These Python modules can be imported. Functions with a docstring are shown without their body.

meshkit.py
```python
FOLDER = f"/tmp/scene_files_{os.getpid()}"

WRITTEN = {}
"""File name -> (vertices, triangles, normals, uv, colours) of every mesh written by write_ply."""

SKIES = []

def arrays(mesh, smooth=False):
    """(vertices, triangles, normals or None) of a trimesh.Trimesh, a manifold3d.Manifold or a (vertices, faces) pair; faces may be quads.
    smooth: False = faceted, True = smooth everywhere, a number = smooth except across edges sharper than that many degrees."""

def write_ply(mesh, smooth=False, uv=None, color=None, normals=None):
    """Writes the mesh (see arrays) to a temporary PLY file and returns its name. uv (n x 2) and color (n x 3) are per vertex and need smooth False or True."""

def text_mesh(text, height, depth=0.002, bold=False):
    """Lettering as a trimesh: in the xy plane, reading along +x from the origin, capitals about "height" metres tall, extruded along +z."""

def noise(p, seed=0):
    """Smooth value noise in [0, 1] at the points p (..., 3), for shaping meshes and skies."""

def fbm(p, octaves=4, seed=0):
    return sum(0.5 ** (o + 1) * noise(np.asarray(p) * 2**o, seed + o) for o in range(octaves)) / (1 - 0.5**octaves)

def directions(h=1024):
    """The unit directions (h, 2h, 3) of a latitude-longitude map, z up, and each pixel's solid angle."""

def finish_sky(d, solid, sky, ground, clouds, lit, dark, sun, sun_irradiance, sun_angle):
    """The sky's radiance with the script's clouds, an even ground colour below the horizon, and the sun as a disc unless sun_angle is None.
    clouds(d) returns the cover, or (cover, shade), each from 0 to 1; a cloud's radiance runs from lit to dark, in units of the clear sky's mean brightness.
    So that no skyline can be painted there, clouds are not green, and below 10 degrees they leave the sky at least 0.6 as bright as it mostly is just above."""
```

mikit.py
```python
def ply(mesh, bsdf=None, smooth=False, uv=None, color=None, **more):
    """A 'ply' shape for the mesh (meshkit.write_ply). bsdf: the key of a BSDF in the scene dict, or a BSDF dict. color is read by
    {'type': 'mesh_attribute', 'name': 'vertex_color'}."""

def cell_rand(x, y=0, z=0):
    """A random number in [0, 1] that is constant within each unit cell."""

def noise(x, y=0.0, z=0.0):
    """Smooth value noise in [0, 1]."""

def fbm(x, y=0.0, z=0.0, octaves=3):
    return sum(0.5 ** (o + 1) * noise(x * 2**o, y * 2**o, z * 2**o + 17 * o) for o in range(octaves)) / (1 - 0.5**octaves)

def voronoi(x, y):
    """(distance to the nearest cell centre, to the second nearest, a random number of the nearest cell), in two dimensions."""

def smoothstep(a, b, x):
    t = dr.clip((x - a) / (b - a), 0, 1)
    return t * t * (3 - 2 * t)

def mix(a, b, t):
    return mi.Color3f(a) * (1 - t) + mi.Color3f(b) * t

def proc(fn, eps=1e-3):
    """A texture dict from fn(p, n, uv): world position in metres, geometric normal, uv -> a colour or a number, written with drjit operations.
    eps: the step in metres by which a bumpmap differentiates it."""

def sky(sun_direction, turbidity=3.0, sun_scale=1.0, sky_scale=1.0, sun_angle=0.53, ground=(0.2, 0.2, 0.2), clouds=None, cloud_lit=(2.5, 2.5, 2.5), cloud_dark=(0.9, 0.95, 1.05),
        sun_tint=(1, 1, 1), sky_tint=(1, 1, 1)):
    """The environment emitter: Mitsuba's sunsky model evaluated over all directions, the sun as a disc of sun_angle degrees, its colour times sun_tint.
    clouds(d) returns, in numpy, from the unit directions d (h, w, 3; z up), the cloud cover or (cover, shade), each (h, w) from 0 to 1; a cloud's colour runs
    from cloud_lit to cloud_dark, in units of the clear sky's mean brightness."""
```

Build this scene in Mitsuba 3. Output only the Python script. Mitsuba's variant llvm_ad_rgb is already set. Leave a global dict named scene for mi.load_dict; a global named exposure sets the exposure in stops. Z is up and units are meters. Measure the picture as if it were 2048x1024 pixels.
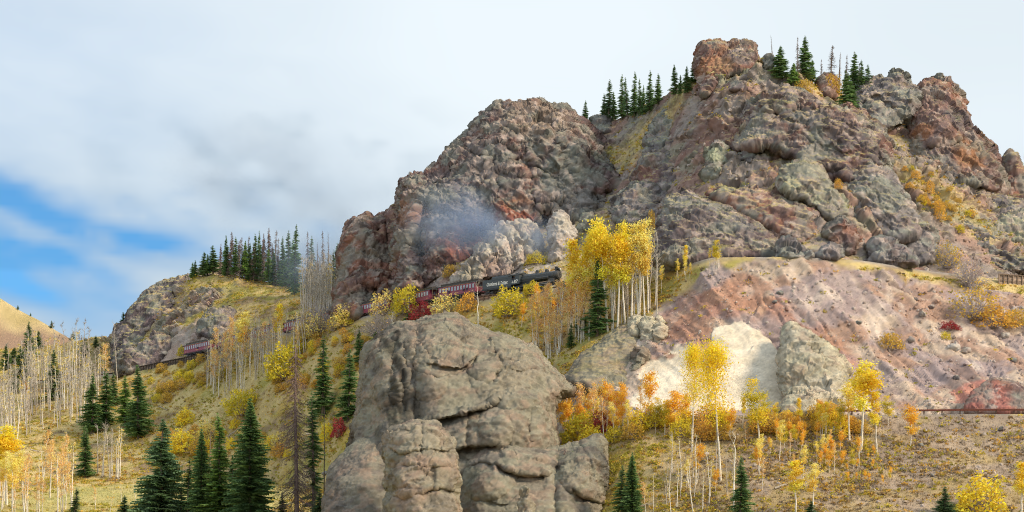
import math, random
import numpy as np, trimesh, shapely
import mitsuba as mi, mikit, meshkit
from scipy.spatial import cKDTree
from scipy.interpolate import PchipInterpolator
from scipy.ndimage import gaussian_filter, gaussian_filter1d

T4 = mi.ScalarTransform4f
scene, labels = {}, {}

# ------------------------------------------------------------------ camera, sky, exposure
F, HOR = 3800.0, 1235.0          # focal length and horizon row, in pixels of the 2048-wide photograph
scene['camera'] = {'type': 'perspective', 'fov': 2 * math.degrees(math.atan(1024 / F)), 'fov_axis': 'x',
                   'to_world': T4().look_at(origin=[0, 0, 0], target=[0, 1, 0], up=[0, 0, 1]),
                   'principal_point_offset_y': -(HOR - 512) / 1024, 'near_clip': 0.5, 'far_clip': 6000.0}
exposure = 2.15


def clouds(d):
    """Overcast with wisps; the deck breaks open low down towards the left of the view."""
    az = np.degrees(np.arctan2(d[..., 0], d[..., 1]))
    el = np.degrees(np.arcsin(np.clip(d[..., 2], -1, 1)))
    q = np.stack([az / 3.0 + el * 0.25, el / 1.1, az * 0], -1)
    n1 = meshkit.fbm(q, 5, 3)
    n2 = meshkit.fbm(np.stack([az / 1.6 + el * 0.5, el / 0.9 - az * 0.12, az * 0 + 5], -1), 5, 11)
    big = meshkit.fbm(np.stack([az / 14, el / 7, az * 0], -1), 3, 21)
    # break in the deck, low towards the left, running on beyond the view
    hole = np.clip(1.5 - np.hypot(np.minimum(az + 24, 0) / 14 + np.maximum(az + 24, 0) / 13.5, (el - 10.2 - 0.04 * (az + 15)) / 2.4) + 1.5 * (n1 - 0.5), 0, 1)
    hole = hole ** 1.2 * (0.75 + 0.5 * n2)
    streak = np.exp(-((el - 8.75 + 0.34 * (az + 14.5) - 1.1 * (n1 - 0.5)) / 0.42) ** 2) + 0.7 * np.exp(-((el - 11.0 + 0.20 * (az + 14) - 1.4 * (n2 - 0.5)) / 0.30) ** 2)
    streak += 0.8 * np.clip((8.2 - el) / 1.2, 0, 1)
    cover = 1 - 0.96 * hole * (1 - 0.8 * np.clip(streak * (0.4 + 1.1 * n2), 0, 1))
    cover = np.clip(cover - 0.26 * np.clip((1 - az - 0.4 * (el - 10)) / 14, 0, 1) * (0.4 + n1) * (np.abs(az) < 90), 0, 1)
    low = np.clip((16.5 - el) / 6, 0, 1) * np.clip((2.5 - az) / 6, 0, 1)
    smud = np.clip((n2 - 0.47) * 4.5, 0, 1) * np.exp(-((el - 13.2) / 1.9) ** 2) * np.exp(-((az + 7) / 4.5) ** 2)
    shade = 0.06 + 0.50 * low * (np.abs(az) < 90) + 0.55 * (big - 0.5) * (el < 60) + 0.36 * smud + 0.35 * (n1 - 0.5) * low
    return cover, np.clip(shade, 0, 1)


SUN = np.array([0.78, -0.32, 0.62])
scene['sky'] = mikit.sky(SUN, turbidity=3, sun_scale=0.72, sun_angle=14, clouds=clouds, cloud_lit=(2.75, 3.02, 3.18),
                         cloud_dark=(1.1, 1.46, 1.76), sky_tint=(0.42, 0.80, 1.05), ground=(0.22, 0.2, 0.16))

# ------------------------------------------------------------------ helpers


def at(px, py, Y):
    """The point at distance Y that stands at a pixel of the 2048 x 1024 photograph."""
    return np.array([(px - 1024) * Y / F, Y, (HOR - py) * Y / F])


fbm, noise = meshkit.fbm, meshkit.noise


def sfbm(p, size, octaves=4, seed=0):
    return fbm(np.asarray(p) / size, octaves, seed) * 2 - 1


def ridged(p, size, octaves=4, seed=0):
    out, amp, tot = 0, 1.0, 0
    for o in range(octaves):
        out = out + amp * (1 - np.abs(noise(np.asarray(p) / size * 2 ** o, seed + o) * 2 - 1))
        tot += amp
        amp *= 0.5
    return out / tot


def crag(p, size, seed, aniso=(1, 1, 1), warp=0.35, tilt=0.9):
    """Fractured blocks: per cell a tilted plane; also the distance to the nearest joint."""
    rng = np.random.default_rng(seed)
    a = np.asarray(aniso, float)
    q = np.asarray(p) * a / size
    w = np.stack([fbm(q * 1.1 + 7.3 * k, 3, seed + k) for k in range(3)], -1) - 0.5
    q = q + warp * 2 * w
    lo, hi = np.floor(q.min(0)) - 1, np.ceil(q.max(0)) + 2
    g = np.stack(np.meshgrid(*[np.arange(l, h) for l, h in zip(lo, hi)], indexing='ij'), -1).reshape(-1, 3)
    c = g + rng.random(g.shape)
    off = rng.random(len(c)) * 2 - 1
    gr = rng.normal(size=c.shape) * tilt
    d, i = cKDTree(c).query(q, k=2, workers=-1)
    h = off[i[:, 0]] * 0.55 + ((q - c[i[:, 0]]) * gr[i[:, 0]]).sum(1)
    return h, d[:, 1] - d[:, 0], off[i[:, 0]]


def facet(p, size, seed, aniso=(1, 1, 1), warp=0.25, tilt=0.8):
    """Flat broken faces meeting in sharp edges: the lowest of the tilted planes of the nearest joint blocks."""
    rng = np.random.default_rng(seed)
    q = np.asarray(p) * np.asarray(aniso, float) / size
    q = q + warp * 2 * (np.stack([fbm(q * 1.1 + 7.3 * k, 3, seed + k) for k in range(3)], -1) - 0.5)
    lo, hi = np.floor(q.min(0)) - 1, np.ceil(q.max(0)) + 2
    g = np.stack(np.meshgrid(*[np.arange(l, h) for l, h in zip(lo, hi)], indexing='ij'), -1).reshape(-1, 3)
    c = g + rng.random(g.shape)
    off = (rng.random(len(c)) * 2 - 1) * 0.35
    gr = rng.normal(size=c.shape) * tilt
    i = cKDTree(c).query(q, k=3, workers=-1)[1]
    h = off[i] + np.einsum('nkj,nkj->nk', q[:, None] - c[i], gr[i])
    return 0.65 * h.min(1) + 0.35 * h[:, 0] + 0.35


def rough(p, size, seed):
    """Craggy relief: sharp crests, detail that dies away slowly."""
    p = np.asarray(p)
    p = p + size * 0.18 * np.stack([sfbm(p, size * 0.7, 3, seed + k) for k in (1, 2, 3)], -1)
    out, tot, a, w = 0, 0, 1.0, 1.0
    for o in range(6):
        r = (1 - np.abs(noise(p / size * 2.03 ** o + 3.7 * o, seed + o) * 2 - 1)) ** 1.6
        out, tot = out + a * r * w, tot + a
        w = np.clip(r * 1.6, 0, 1)
        a *= 0.58
    return out / tot * 1.5


def seam(p, size, seed):
    """Wandering cracks."""
    return np.exp(-np.abs(sfbm(p, size, 5, seed)) / 0.018)


def vnormals(v, f):
    n = np.zeros_like(v)
    fn = np.cross(v[f[:, 1]] - v[f[:, 0]], v[f[:, 2]] - v[f[:, 0]])
    for k in range(3):
        np.add.at(n, f[:, k], fn)
    return n / np.maximum(np.linalg.norm(n, axis=1, keepdims=True), 1e-12)


def lerp(a, b, t):
    return np.asarray(a) * (1 - t[:, None]) + np.asarray(b) * t[:, None]


def sstep(a, b, x):
    t = np.clip((x - a) / (b - a), 0, 1)
    return t * t * (3 - 2 * t)


def tag(key, label=None, cat=None, group=None, kind=None):
    d = {}
    if label: d['label'] = label
    if cat: d['category'] = cat
    if group: d['group'] = group
    if kind: d['kind'] = kind
    labels[key] = d


COUNT = {}


def numbered(name):
    n = COUNT.get(name, -1) + 1
    COUNT[name] = n
    return name if n == 0 else f'{name}_{n:03d}'


VC = {'type': 'mesh_attribute', 'name': 'vertex_color'}
scene['mat_ground'] = {'type': 'twosided', 'bsdf': {'type': 'diffuse', 'reflectance': VC}}
scene['mat_leaf'] = {'type': 'principledthin', 'base_color': VC, 'roughness': 0.7, 'diff_trans': 0.7, 'eta': 1.3, 'spec_trans': 0.0}
scene['mat_needle'] = {'type': 'twosided', 'bsdf': {'type': 'diffuse', 'reflectance': VC}}

# ------------------------------------------------------------------ the railway line (px, py of the rail, distance)
L_CAR = 16.4
gaps = [970, 877, 795, 712, 640, 570, 502, 436, 370]
RAIL_PY = PchipInterpolator([-260, 0, 230, 300, 370, 437, 500, 570, 640, 712, 795, 877, 970, 1035, 1105, 1200, 1300, 1440, 1560, 1700, 1860, 2048, 2310],
                            [788, 767, 745, 731, 717, 703, 689, 673, 658, 642, 623, 607, 593, 585, 575, 564, 545, 519, 518, 523, 546, 562, 575])
ys = [385.0]
for a, b in zip(gaps[:-1], gaps[1:]):
    x0, y0 = (a - 1024) * ys[-1] / F, ys[-1]
    t = np.linspace(0, 16, 3200)
    dd = np.hypot((b - 1024) * (y0 + t) / F - x0, t)
    ys.append(y0 + t[np.argmin(np.abs(dd - L_CAR))])
_px = [-260, 0, 230] + gaps[::-1] + [1035, 1105, 1200, 1300, 1440, 1560, 1700, 1860, 2048, 2310]
_y = [565, 540, 513] + ys[::-1] + [379, 373, 367, 357, 344, 343, 347, 358, 367, 378]
TRACK_Y = PchipInterpolator(_px, _y)


def track(px):
    y = float(TRACK_Y(px))
    return at(px, float(RAIL_PY(px)), y)


_tp = np.linspace(-260, 2310, 900)
TRACK = np.array([track(p) for p in _tp])
TRACK[:, 2] = gaussian_filter1d(TRACK[:, 2], 12)

# ------------------------------------------------------------------ terrain: one height field, profiles along lines of sight
cols = np.array([-260, 0, 150, 230, 300, 400, 500, 600, 680, 740, 800, 900, 1000, 1060, 1130, 1200, 1300, 1400, 1450, 1550, 1620, 1700, 1850, 1950, 2048, 2310.0])
B_Y = [330, 330, 330, 330, 328, 325, 322, 318, 316, 315, 312, 308, 302, 298, 286, 278, 272, 269, 268, 268, 268, 268, 268, 269, 270, 272]
M = [(960, 428), (960, 426), (960, 427), (958, 428), (954, 427), (950, 425), (960, 410), (985, 385), (992, 365), (1000, 345), (1004, 338), (1010, 330), (995, 327), (960, 325),
     (868, 318), (838, 305), (833, 300), (831, 300), (830, 300), (830, 300), (830, 300), (830, 301), (829, 302), (828, 303), (828, 303), (828, 306)]
DM = [1, 1, 1, 1, 1, 1, 1, 1, 1, 1, 1, 1, 1, 2, 5, 7, 8, 8, 8, 8, 8, 8, 8, 8, 8, 8]
U = [(745, 590), (730, 572), (720, 558), (700, 534), (660, 526), (620, 514), (610, 502), (600, 492), (592, 475), (560, 452), (520, 438), (480, 424), (440, 425), (430, 428), (420, 430),
     (400, 428), (380, 412), (340, 388), (330, 383), (330, 380), (330, 380), (330, 382), (350, 385), (400, 388), (450, 396), (500, 405)]
S = [(705, 620), (700, 605), (690, 590), (672, 548), (612, 545), (550, 533), (560, 528), (572, 525), (574, 520), (480, 486), (430, 468), (350, 450), (300, 447), (275, 448), (262, 450),
     (252, 450), (207, 440), (165, 412), (152, 405), (152, 402), (165, 405), (197, 410), (262, 412), (340, 410), (402, 416), (460, 425)]
px = np.unique(np.concatenate([np.arange(-260, -20, 8.0), np.arange(-20, 2068, 2.6), np.arange(2068, 2311, 8.0)]))


def pc(vals):
    return gaussian_filter1d(PchipInterpolator(cols, np.asarray(vals, float))(px), 6)


MY, UY, SY, BY, DMp = pc([m[1] for m in M]), pc([u[1] for u in U]), pc([s[1] for s in S]), pc(B_Y), pc(DM)
MZ = pc([(HOR - m[0]) * m[1] / F for m in M])
UZ = pc([(HOR - u[0]) * u[1] / F for u in U])
SZ = pc([(HOR - s[0]) * s[1] / F for s in S])
BZ = (HOR - 1045) * BY / F
TY = TRACK_Y(px)
TZ = gaussian_filter1d((HOR - RAIL_PY(px)) * TY / F, 12)
BERM = np.interp(px, [380, 445, 480, 560, 575, 612, 625, 690, 700, 760, 800, 850, 860, 1380, 1420, 1960, 1975, 2100], [0, 0, 1.6, 1.7, .9, .9, 1.7, 1.6, .8, .8, .5, .5, 0, 0, .5, .5, .2, .2])
knots = [(BY * 0 + 2.0, BY * 0 - 1.8), (BY * 0.5, BZ * 0.36 - 1.2), (BY - 6, BZ - 1.6), (BY, BZ), (MY, MZ), (MY + DMp, MZ + 0.05), (TY - 2.6, TZ - 0.62 + BERM), (TY + 3.6, TZ - 0.42),
         (UY, UZ), (SY, SZ), (SY + 10, SZ - 1), (SY + 60, SZ - 30), (SY * 0 + 760, SZ * 0 - 20), (SY * 0 + 900, SZ * 0 - 30)]
rows_per = [6, 8, 3, 120, 7, 170, 8, 130, 120, 10, 12, 6, 4]
Yg, Zg, Sg = [], [], []
for k, n in enumerate(rows_per):
    t = np.arange(n) / n
    (y0, z0), (y1, z1) = knots[k], knots[k + 1]
    Yg.append(y0[None] + t[:, None] * (y1 - y0)[None])
    Zg.append(z0[None] + t[:, None] * (z1 - z0)[None])
    Sg.append(k + t)
Yg, Zg, Sg = np.vstack(Yg), np.vstack(Zg), np.concatenate(Sg)
nr, nc = Yg.shape
seg = np.repeat(Sg, nc)
Xg = (px[None] - 1024) * Yg / F
GV = np.stack([Xg, Yg, Zg], -1).reshape(-1, 3)
idx = np.arange(nr * nc).reshape(nr, nc)
GF = np.stack([idx[:-1, :-1], idx[:-1, 1:], idx[1:, 1:], idx[1:, :-1]], -1).reshape(-1, 4)
GF = np.vstack([GF[:, [0, 1, 2]], GF[:, [0, 2, 3]]])


def in_zone(segs, x0=None, x1=None, soft=4.0):
    w = np.zeros(len(seg))
    for a, b in segs:
        w = np.maximum(w, sstep(a - 0.02, a + 0.02, seg) * (1 - sstep(b - 0.02, b + 0.02, seg)))
    if x0 is not None: w = w * sstep(x0 - soft, x0 + soft, GV[:, 0])
    if x1 is not None: w = w * (1 - sstep(x1 - soft, x1 + soft, GV[:, 0]))
    return w


def poly_mask(points, soft=1.2, wob=1.5):
    """A patch on a slope facing the camera, given by its outline in world x and z."""
    P = shapely.Polygon([(q[0], q[2]) for q in points])
    q = np.stack([GV[:, 0] + wob * sfbm(GV, 3, 3, 71), GV[:, 2] + wob * sfbm(GV, 3, 3, 72)], -1)
    near = (q[:, 0] > P.bounds[0] - 6) & (q[:, 0] < P.bounds[2] + 6) & (q[:, 1] > P.bounds[1] - 6) & (q[:, 1] < P.bounds[3] + 6)
    m = np.zeros(len(GV))
    pts = shapely.points(q[near])
    s = shapely.distance(P.exterior, pts) * np.where(shapely.contains(P, pts), 1, -1)
    m[near] = sstep(-soft, soft, s)
    return m


def pxpoly(pts, Y):
    return [at(a, b, Y) for a, b in pts]


# segment numbers: 3 lower slope, 4 road, 5 slope up to the line, 6 line bench, 7 and 8 upper slope
bench = in_zone([(5.985, 7.01)])
road = in_zone([(3.985, 5.0)], 16, None, 3.0)
cut = in_zone([(4.98, 5.995)]) * poly_mask(pxpoly([(1120, 775), (1150, 740), (1200, 694), (1260, 652), (1320, 606), (1370, 566), (1400, 540), (1440, 505), (1600, 480), (1900, 520), (2500, 540), (2500, 860), (1110, 860)], 328), 0.8, 2.0)   # eroded cutting face
upper = in_zone([(7.0, 9.9)])
open_ = np.clip(1 - bench - road, 0, 1)
scar = poly_mask(pxpoly([(1438, 618), (1500, 610), (1540, 622), (1566, 660), (1570, 720), (1560, 828), (1420, 828), (1428, 700)], 316), 0.25, 1.2)
scar = np.maximum(scar, poly_mask(pxpoly([(1300, 700), (1340, 690), (1372, 668), (1400, 700), (1420, 780), (1420, 828), (1260, 828), (1262, 790)], 316), 0.4, 2))
scar = np.maximum(scar, 0.9 * poly_mask(pxpoly([(1560, 828), (1570, 720), (1640, 665), (1705, 730), (1735, 790), (1740, 828)], 312), 0.4, 1.5))
N0 = vnormals(GV, GF)
und = sfbm(GV * [1, 1, 0.6], 42, 3, 1) * 2.2 + sfbm(GV, 14, 3, 2) * 0.7
edge_in = np.minimum(1, np.minimum(*[np.abs(seg - k) for k in (4.5, 6.5)]) * 3 - 1.5).clip(0, 1) if False else np.clip(np.abs(seg - 6.5) * 2.2 - 1.1, 0, 1) * np.where(GV[:, 0] > 16, np.clip(np.abs(seg - 4.5) * 2.2 - 1.1, 0, 1), 1)
disp = und * edge_in * (1 - 0.6 * cut) + sfbm(GV, 2.2, 4, 5) * 0.22 * open_
# gullies running down the cutting
gx = GV[:, 0] + 0.55 * GV[:, 2] + sfbm(GV, 9, 2, 8) * 2.5
gull = ridged(np.stack([gx / 1.0, GV[:, 2] * 0.10, gx * 0], -1), 5.0, 3, 31)
h1, j1, o1 = crag(GV[cut > 0.02], 4.2, 41, (1, 1, 1), 0.4)
cd = np.zeros(len(GV))
cd[cut > 0.02] = h1 * 0.40 - 0.2 * np.exp(-j1 / 0.07)
hard = sstep(-0.1, 0.35, sfbm(GV, 22, 3, 77))
disp += cut * (1 - 0.75 * scar) * ((gull - 0.6) * 2.0 - 0.5 * np.exp(-np.abs(sfbm(np.stack([gx / 2.2, GV[:, 2] * .05, gx * 0], -1), 1.0, 3, 33)) / .05) * sstep(0, .3, sfbm(GV, 15, 2, 34) + .1) + cd * (0.35 + 0.9 * hard) + sfbm(GV, 1.0, 3, 9) * 0.16)
sel = upper > 0.02
h2, j2, o2 = crag(GV[sel], 6.5, 43, (1, 1, 1.2), 0.4)
h3, j3, o3 = crag(GV[sel], 2.6, 44, (1, 1, 1.0), 0.4)
rocky_n = np.zeros(len(GV))
rocky_n[sel] = sstep(-0.45, 0.0, sfbm(GV[sel], 18, 3, 55)) * sstep(32, 48, GV[sel][:, 0] + 0.0 * GV[sel][:, 1])
knobz = sel & (GV[:, 0] < -74)
rocky_n[knobz] = np.maximum(rocky_n[knobz], sstep(-0.3, 0.1, sfbm(GV[knobz], 12, 3, 56)) * sstep(-71, -80, GV[knobz][:, 0]) * sstep(-128, -112, GV[knobz][:, 0]))
cd2 = np.zeros(len(GV))
cd2[sel] = h2 * 1.1 - 0.7 * np.exp(-j2 / 0.08) + h3 * 0.5 - 0.3 * np.exp(-j3 / 0.08)
rr1 = np.zeros(len(GV)); rr1[sel] = 2.0 * (rough(GV[sel] * [1, 1, .8], 7, 47) - 0.55) + 0.7 * (rough(GV[sel], 2.2, 48) - 0.55)
rr2 = np.zeros(len(GV)); cs = cut > .02; rr2[cs] = 0.7 * (rough(GV[cs] * [1, 1, .6], 6, 49) - 0.55) * (0.3 + hard[cs]) + 0.16 * (rough(GV[cs], 1.5, 50) - 0.55)
disp -= 1.0 * cut * edge_in
disp += cut * rr2 * (1 - .6 * scar) + upper * edge_in * rr1 * (0.15 + 0.85 * rocky_n)
disp += upper * edge_in * (cd2 * (0.2 + 0.8 * rocky_n) + sfbm(GV, 0.9, 3, 10) * 0.15)
GV = GV + N0 * disp[:, None]
GN = vnormals(GV, GF)

# ------------------------------------------------------------------ ground colours (what grows or lies there)
C = dict(tan=(.44, .35, .17), straw=(.52, .42, .20), lime=(.31, .285, .085), gold=(.42, .30, .075), brown=(.22, .16, .11), mauve=(.25, .19, .17), pink=(.37, .26, .225), scree=(.33, .29, .275),
         red=(.36, .155, .09), pale=(.66, .60, .49), ballast=(.27, .25, .24), asphalt=(.06, .06, .062), lichen=(.30, .31, .25), maroon=(.19, .10, .09), dark=(.12, .105, .105), white=(.58, .52, .47))
n_a, n_b, n_c, n_d = (sfbm(GV, s, 4, q) for s, q in ((16, 61), (5, 62), (1.6, 63), (30, 64)))
col = lerp(C['tan'], C['straw'], sstep(-0.2, 0.3, n_a))
col = col * (1 - 0.0) * 1.0
col = lerp(col, np.tile(C['lime'], (len(col), 1)), 0.85 * sstep(-0.02, 0.35, n_b + 0.4 * n_d))
col = lerp(col, np.tile(C['gold'], (len(col), 1)), 0.7 * sstep(0.12, 0.4, sfbm(GV, 6, 3, 65)))
col = lerp(col, np.tile(C['brown'], (len(col), 1)), 0.8 * sstep(0.08, 0.45, n_c * 0.5 + sfbm(GV, 7, 3, 66)))
# right-hand brush slope below the road: mauve stony soil with ochre brush
rb = in_zone([(0, 4.0)], 25, None, 14)
c2 = lerp((.255, .205, .165), (.36, .29, .22), sstep(-0.2, 0.3, n_b))
c2 = lerp(c2, np.tile((.33, .255, .12), (len(c2), 1)), 0.7 * sstep(-0.1, 0.25, sfbm(GV, 4, 4, 67) - sstep(60, 85, GV[:, 0]) * 0.2))
col = lerp(col, c2, rb)
# eroded cutting: pink and mauve clay, red bands, grey rock ribs
c3 = lerp((.33, .225, .18), (.42, .345, .285), sstep(-0.15, 0.15, n_b))
c3 = lerp(c3, np.tile((.21, .165, .165), (len(c3), 1)), 0.75 * sstep(0.05, 0.22, sfbm(GV, 6, 5, 167)) * sstep(-.1, .1, sfbm(GV, 25, 2, 168)))
c3 = lerp(c3, np.tile((.30, .25, .26), (len(c3), 1)), 0.8 * sstep(0.0, 0.18, sfbm(GV, 7, 5, 68) + 0.1 * hard))
c3 = lerp(c3, np.tile((.55, .48, .43), (len(c3), 1)), 0.6 * sstep(0.1, 0.4, sfbm(GV * [1, 1, .35], 4, 4, 69)))
col = lerp(col, c3, np.clip(cut * 1.3, 0, 1))


redz = poly_mask(pxpoly([(1325, 640), (1350, 600), (1400, 565), (1450, 545), (1520, 545), (1570, 575), (1590, 610), (1650, 660), (1720, 720), (1700, 740), (1640, 690), (1590, 650), (1560, 640), (1540, 620), (1440, 615), (1430, 690), (1380, 690), (1340, 690)], 325), 1.6, 3)
col = lerp(col, np.tile(C['red'], (len(col), 1)), 0.62 * redz * cut * (0.55 + 0.45 * sstep(-0.2, 0.3, n_b)))
red2 = poly_mask(pxpoly([(1930, 760), (1990, 740), (2060, 790), (2060, 828), (1960, 828), (1900, 800)], 312), 0.5, 3)
col = lerp(col, np.tile((.40, .17, .14), (len(col), 1)), 0.75 * red2 * cut)
col = lerp(col, lerp((.60, .54, .43), (.68, .62, .51), sstep(-0.2, 0.3, n_b)), 0.95 * scar * np.clip(cut * 2, 0, 1))
# upper slopes: scree and outcrop between grass
c4 = lerp(C['pink'], C['scree'], sstep(-0.2, 0.2, n_b))
c4 = lerp(c4, np.tile(C['maroon'], (len(c4), 1)), 0.6 * sstep(0.0, 0.35, sfbm(GV, 9, 4, 73)))
c4 = lerp(c4, np.tile(C['lichen'], (len(c4), 1)), 0.7 * sstep(0.05, 0.35, sfbm(GV, 5, 4, 74)))
grass_n = sstep(0.58, 0.80, GN[:, 2] + 0.22 * n_a) * (1 - 0.0)
gcol = lerp(C['straw'], C['lime'], sstep(-0.1, 0.35, n_b) * 0.7)
up_x = upper * np.maximum(sstep(-38, -30, GV[:, 0]), rocky_n)
grassy_up = poly_mask(pxpoly([(1340, 240), (1380, 180), (1450, 150), (1520, 140), (1600, 190), (1640, 210), (1700, 240), (1700, 190), (1560, 120), (1380, 140), (1230, 240), (1240, 330)], 410), 2, 4)
grassy_up = np.maximum(grassy_up, poly_mask(pxpoly([(1780, 330), (1870, 340), (1930, 400), (1990, 470), (1960, 520), (1880, 450), (1820, 390)], 385), 2, 4) * 0.9)
c4 = c4 * (0.84 - 0.36 * sstep(0.06, 0.24, sfbm(GV, 1.5, 4, 75)))[:, None]
g_up = np.clip(grass_n * 0.55 + grassy_up * 0.8, 0, 1)
c4 = lerp(c4, gcol, g_up * (0.5 + 0.5 * sstep(-0.2, 0.2, n_c)))
col = lerp(col, c4, np.clip(up_x, 0, 1))
talus = poly_mask(pxpoly([(225, 745), (280, 690), (300, 655), (400, 640), (440, 625), (470, 680), (440, 705), (300, 735)], 500), 2, 4)
col = lerp(col, lerp((.40, .31, .28), C['scree'], sstep(-0.2, 0.3, n_b)), 0.9 * talus * upper)
talus2 = poly_mask(pxpoly([(860, 575), (930, 520), (960, 500), (1090, 520), (1120, 560), (980, 580), (880, 590)], 398), 1.5, 3)
col = lerp(col, lerp((.44, .41, .38), C['scree'], sstep(-0.2, 0.3, n_b)), 0.85 * talus2 * upper)
meadow = poly_mask(pxpoly([(120, 965), (300, 955), (450, 955), (640, 1000), (640, 1040), (60, 1040)], 400), 2, 4) * in_zone([(2, 4.1)])
col = lerp(col, lerp((.34, .33, .13), (.42, .38, .17), sstep(-0.3, 0.3, n_b)), 0.85 * meadow)
ridge = poly_mask(pxpoly([(290, 885), (330, 850), (420, 780), (540, 690), (570, 690), (560, 740), (470, 800), (380, 870), (320, 900)], 450), 3, 5) * in_zone([(4.5, 6)])
col = lerp(col, np.tile((.56, .46, .23), (len(col), 1)), 0.75 * ridge)
col = lerp(col, lerp(C['ballast'], C['tan'], sstep(0.0, 0.3, n_b) * sstep(30, 36, GV[:, 0])), bench)
col = lerp(col, lerp((.20, .18, .165), C['tan'], sstep(0.05, 0.3, n_b) * 0.6), road)
col *= (1 + 0.22 * n_c + 0.18 * sfbm(GV, 0.7, 3, 80) + 0.07 * np.random.default_rng(8).normal(size=len(GV)) * np.clip(cut + up_x, 0, 1))[:, None]
scene['mountainside'] = mikit.ply((GV, GF), 'mat_ground', smooth=True, color=np.clip(col, 0.02, 0.9))
tag('mountainside', 'steep autumn mountainside of grass, scree and eroded pink clay under the crags', None, None, 'structure')

_gtree = cKDTree(GV[:, :2])
_pyg = (HOR - F * GV[:, 2] / GV[:, 1]).reshape(nr, nc)
_first = int(np.searchsorted(Sg, 2.5))


def zat(x, y):
    return float(GV[_gtree.query([x, y])[1], 2])


def ground(px_, py_):
    """Where the line of sight through a pixel first meets the mountainside."""
    j = int(np.argmin(np.abs(px - px_)))
    c = _pyg[_first:, j]
    r = np.nonzero(c <= py_)[0]
    return GV[idx[_first + (r[0] if len(r) else int(np.argmin(c))), j]].copy()     # above the skyline: on the crest


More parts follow.
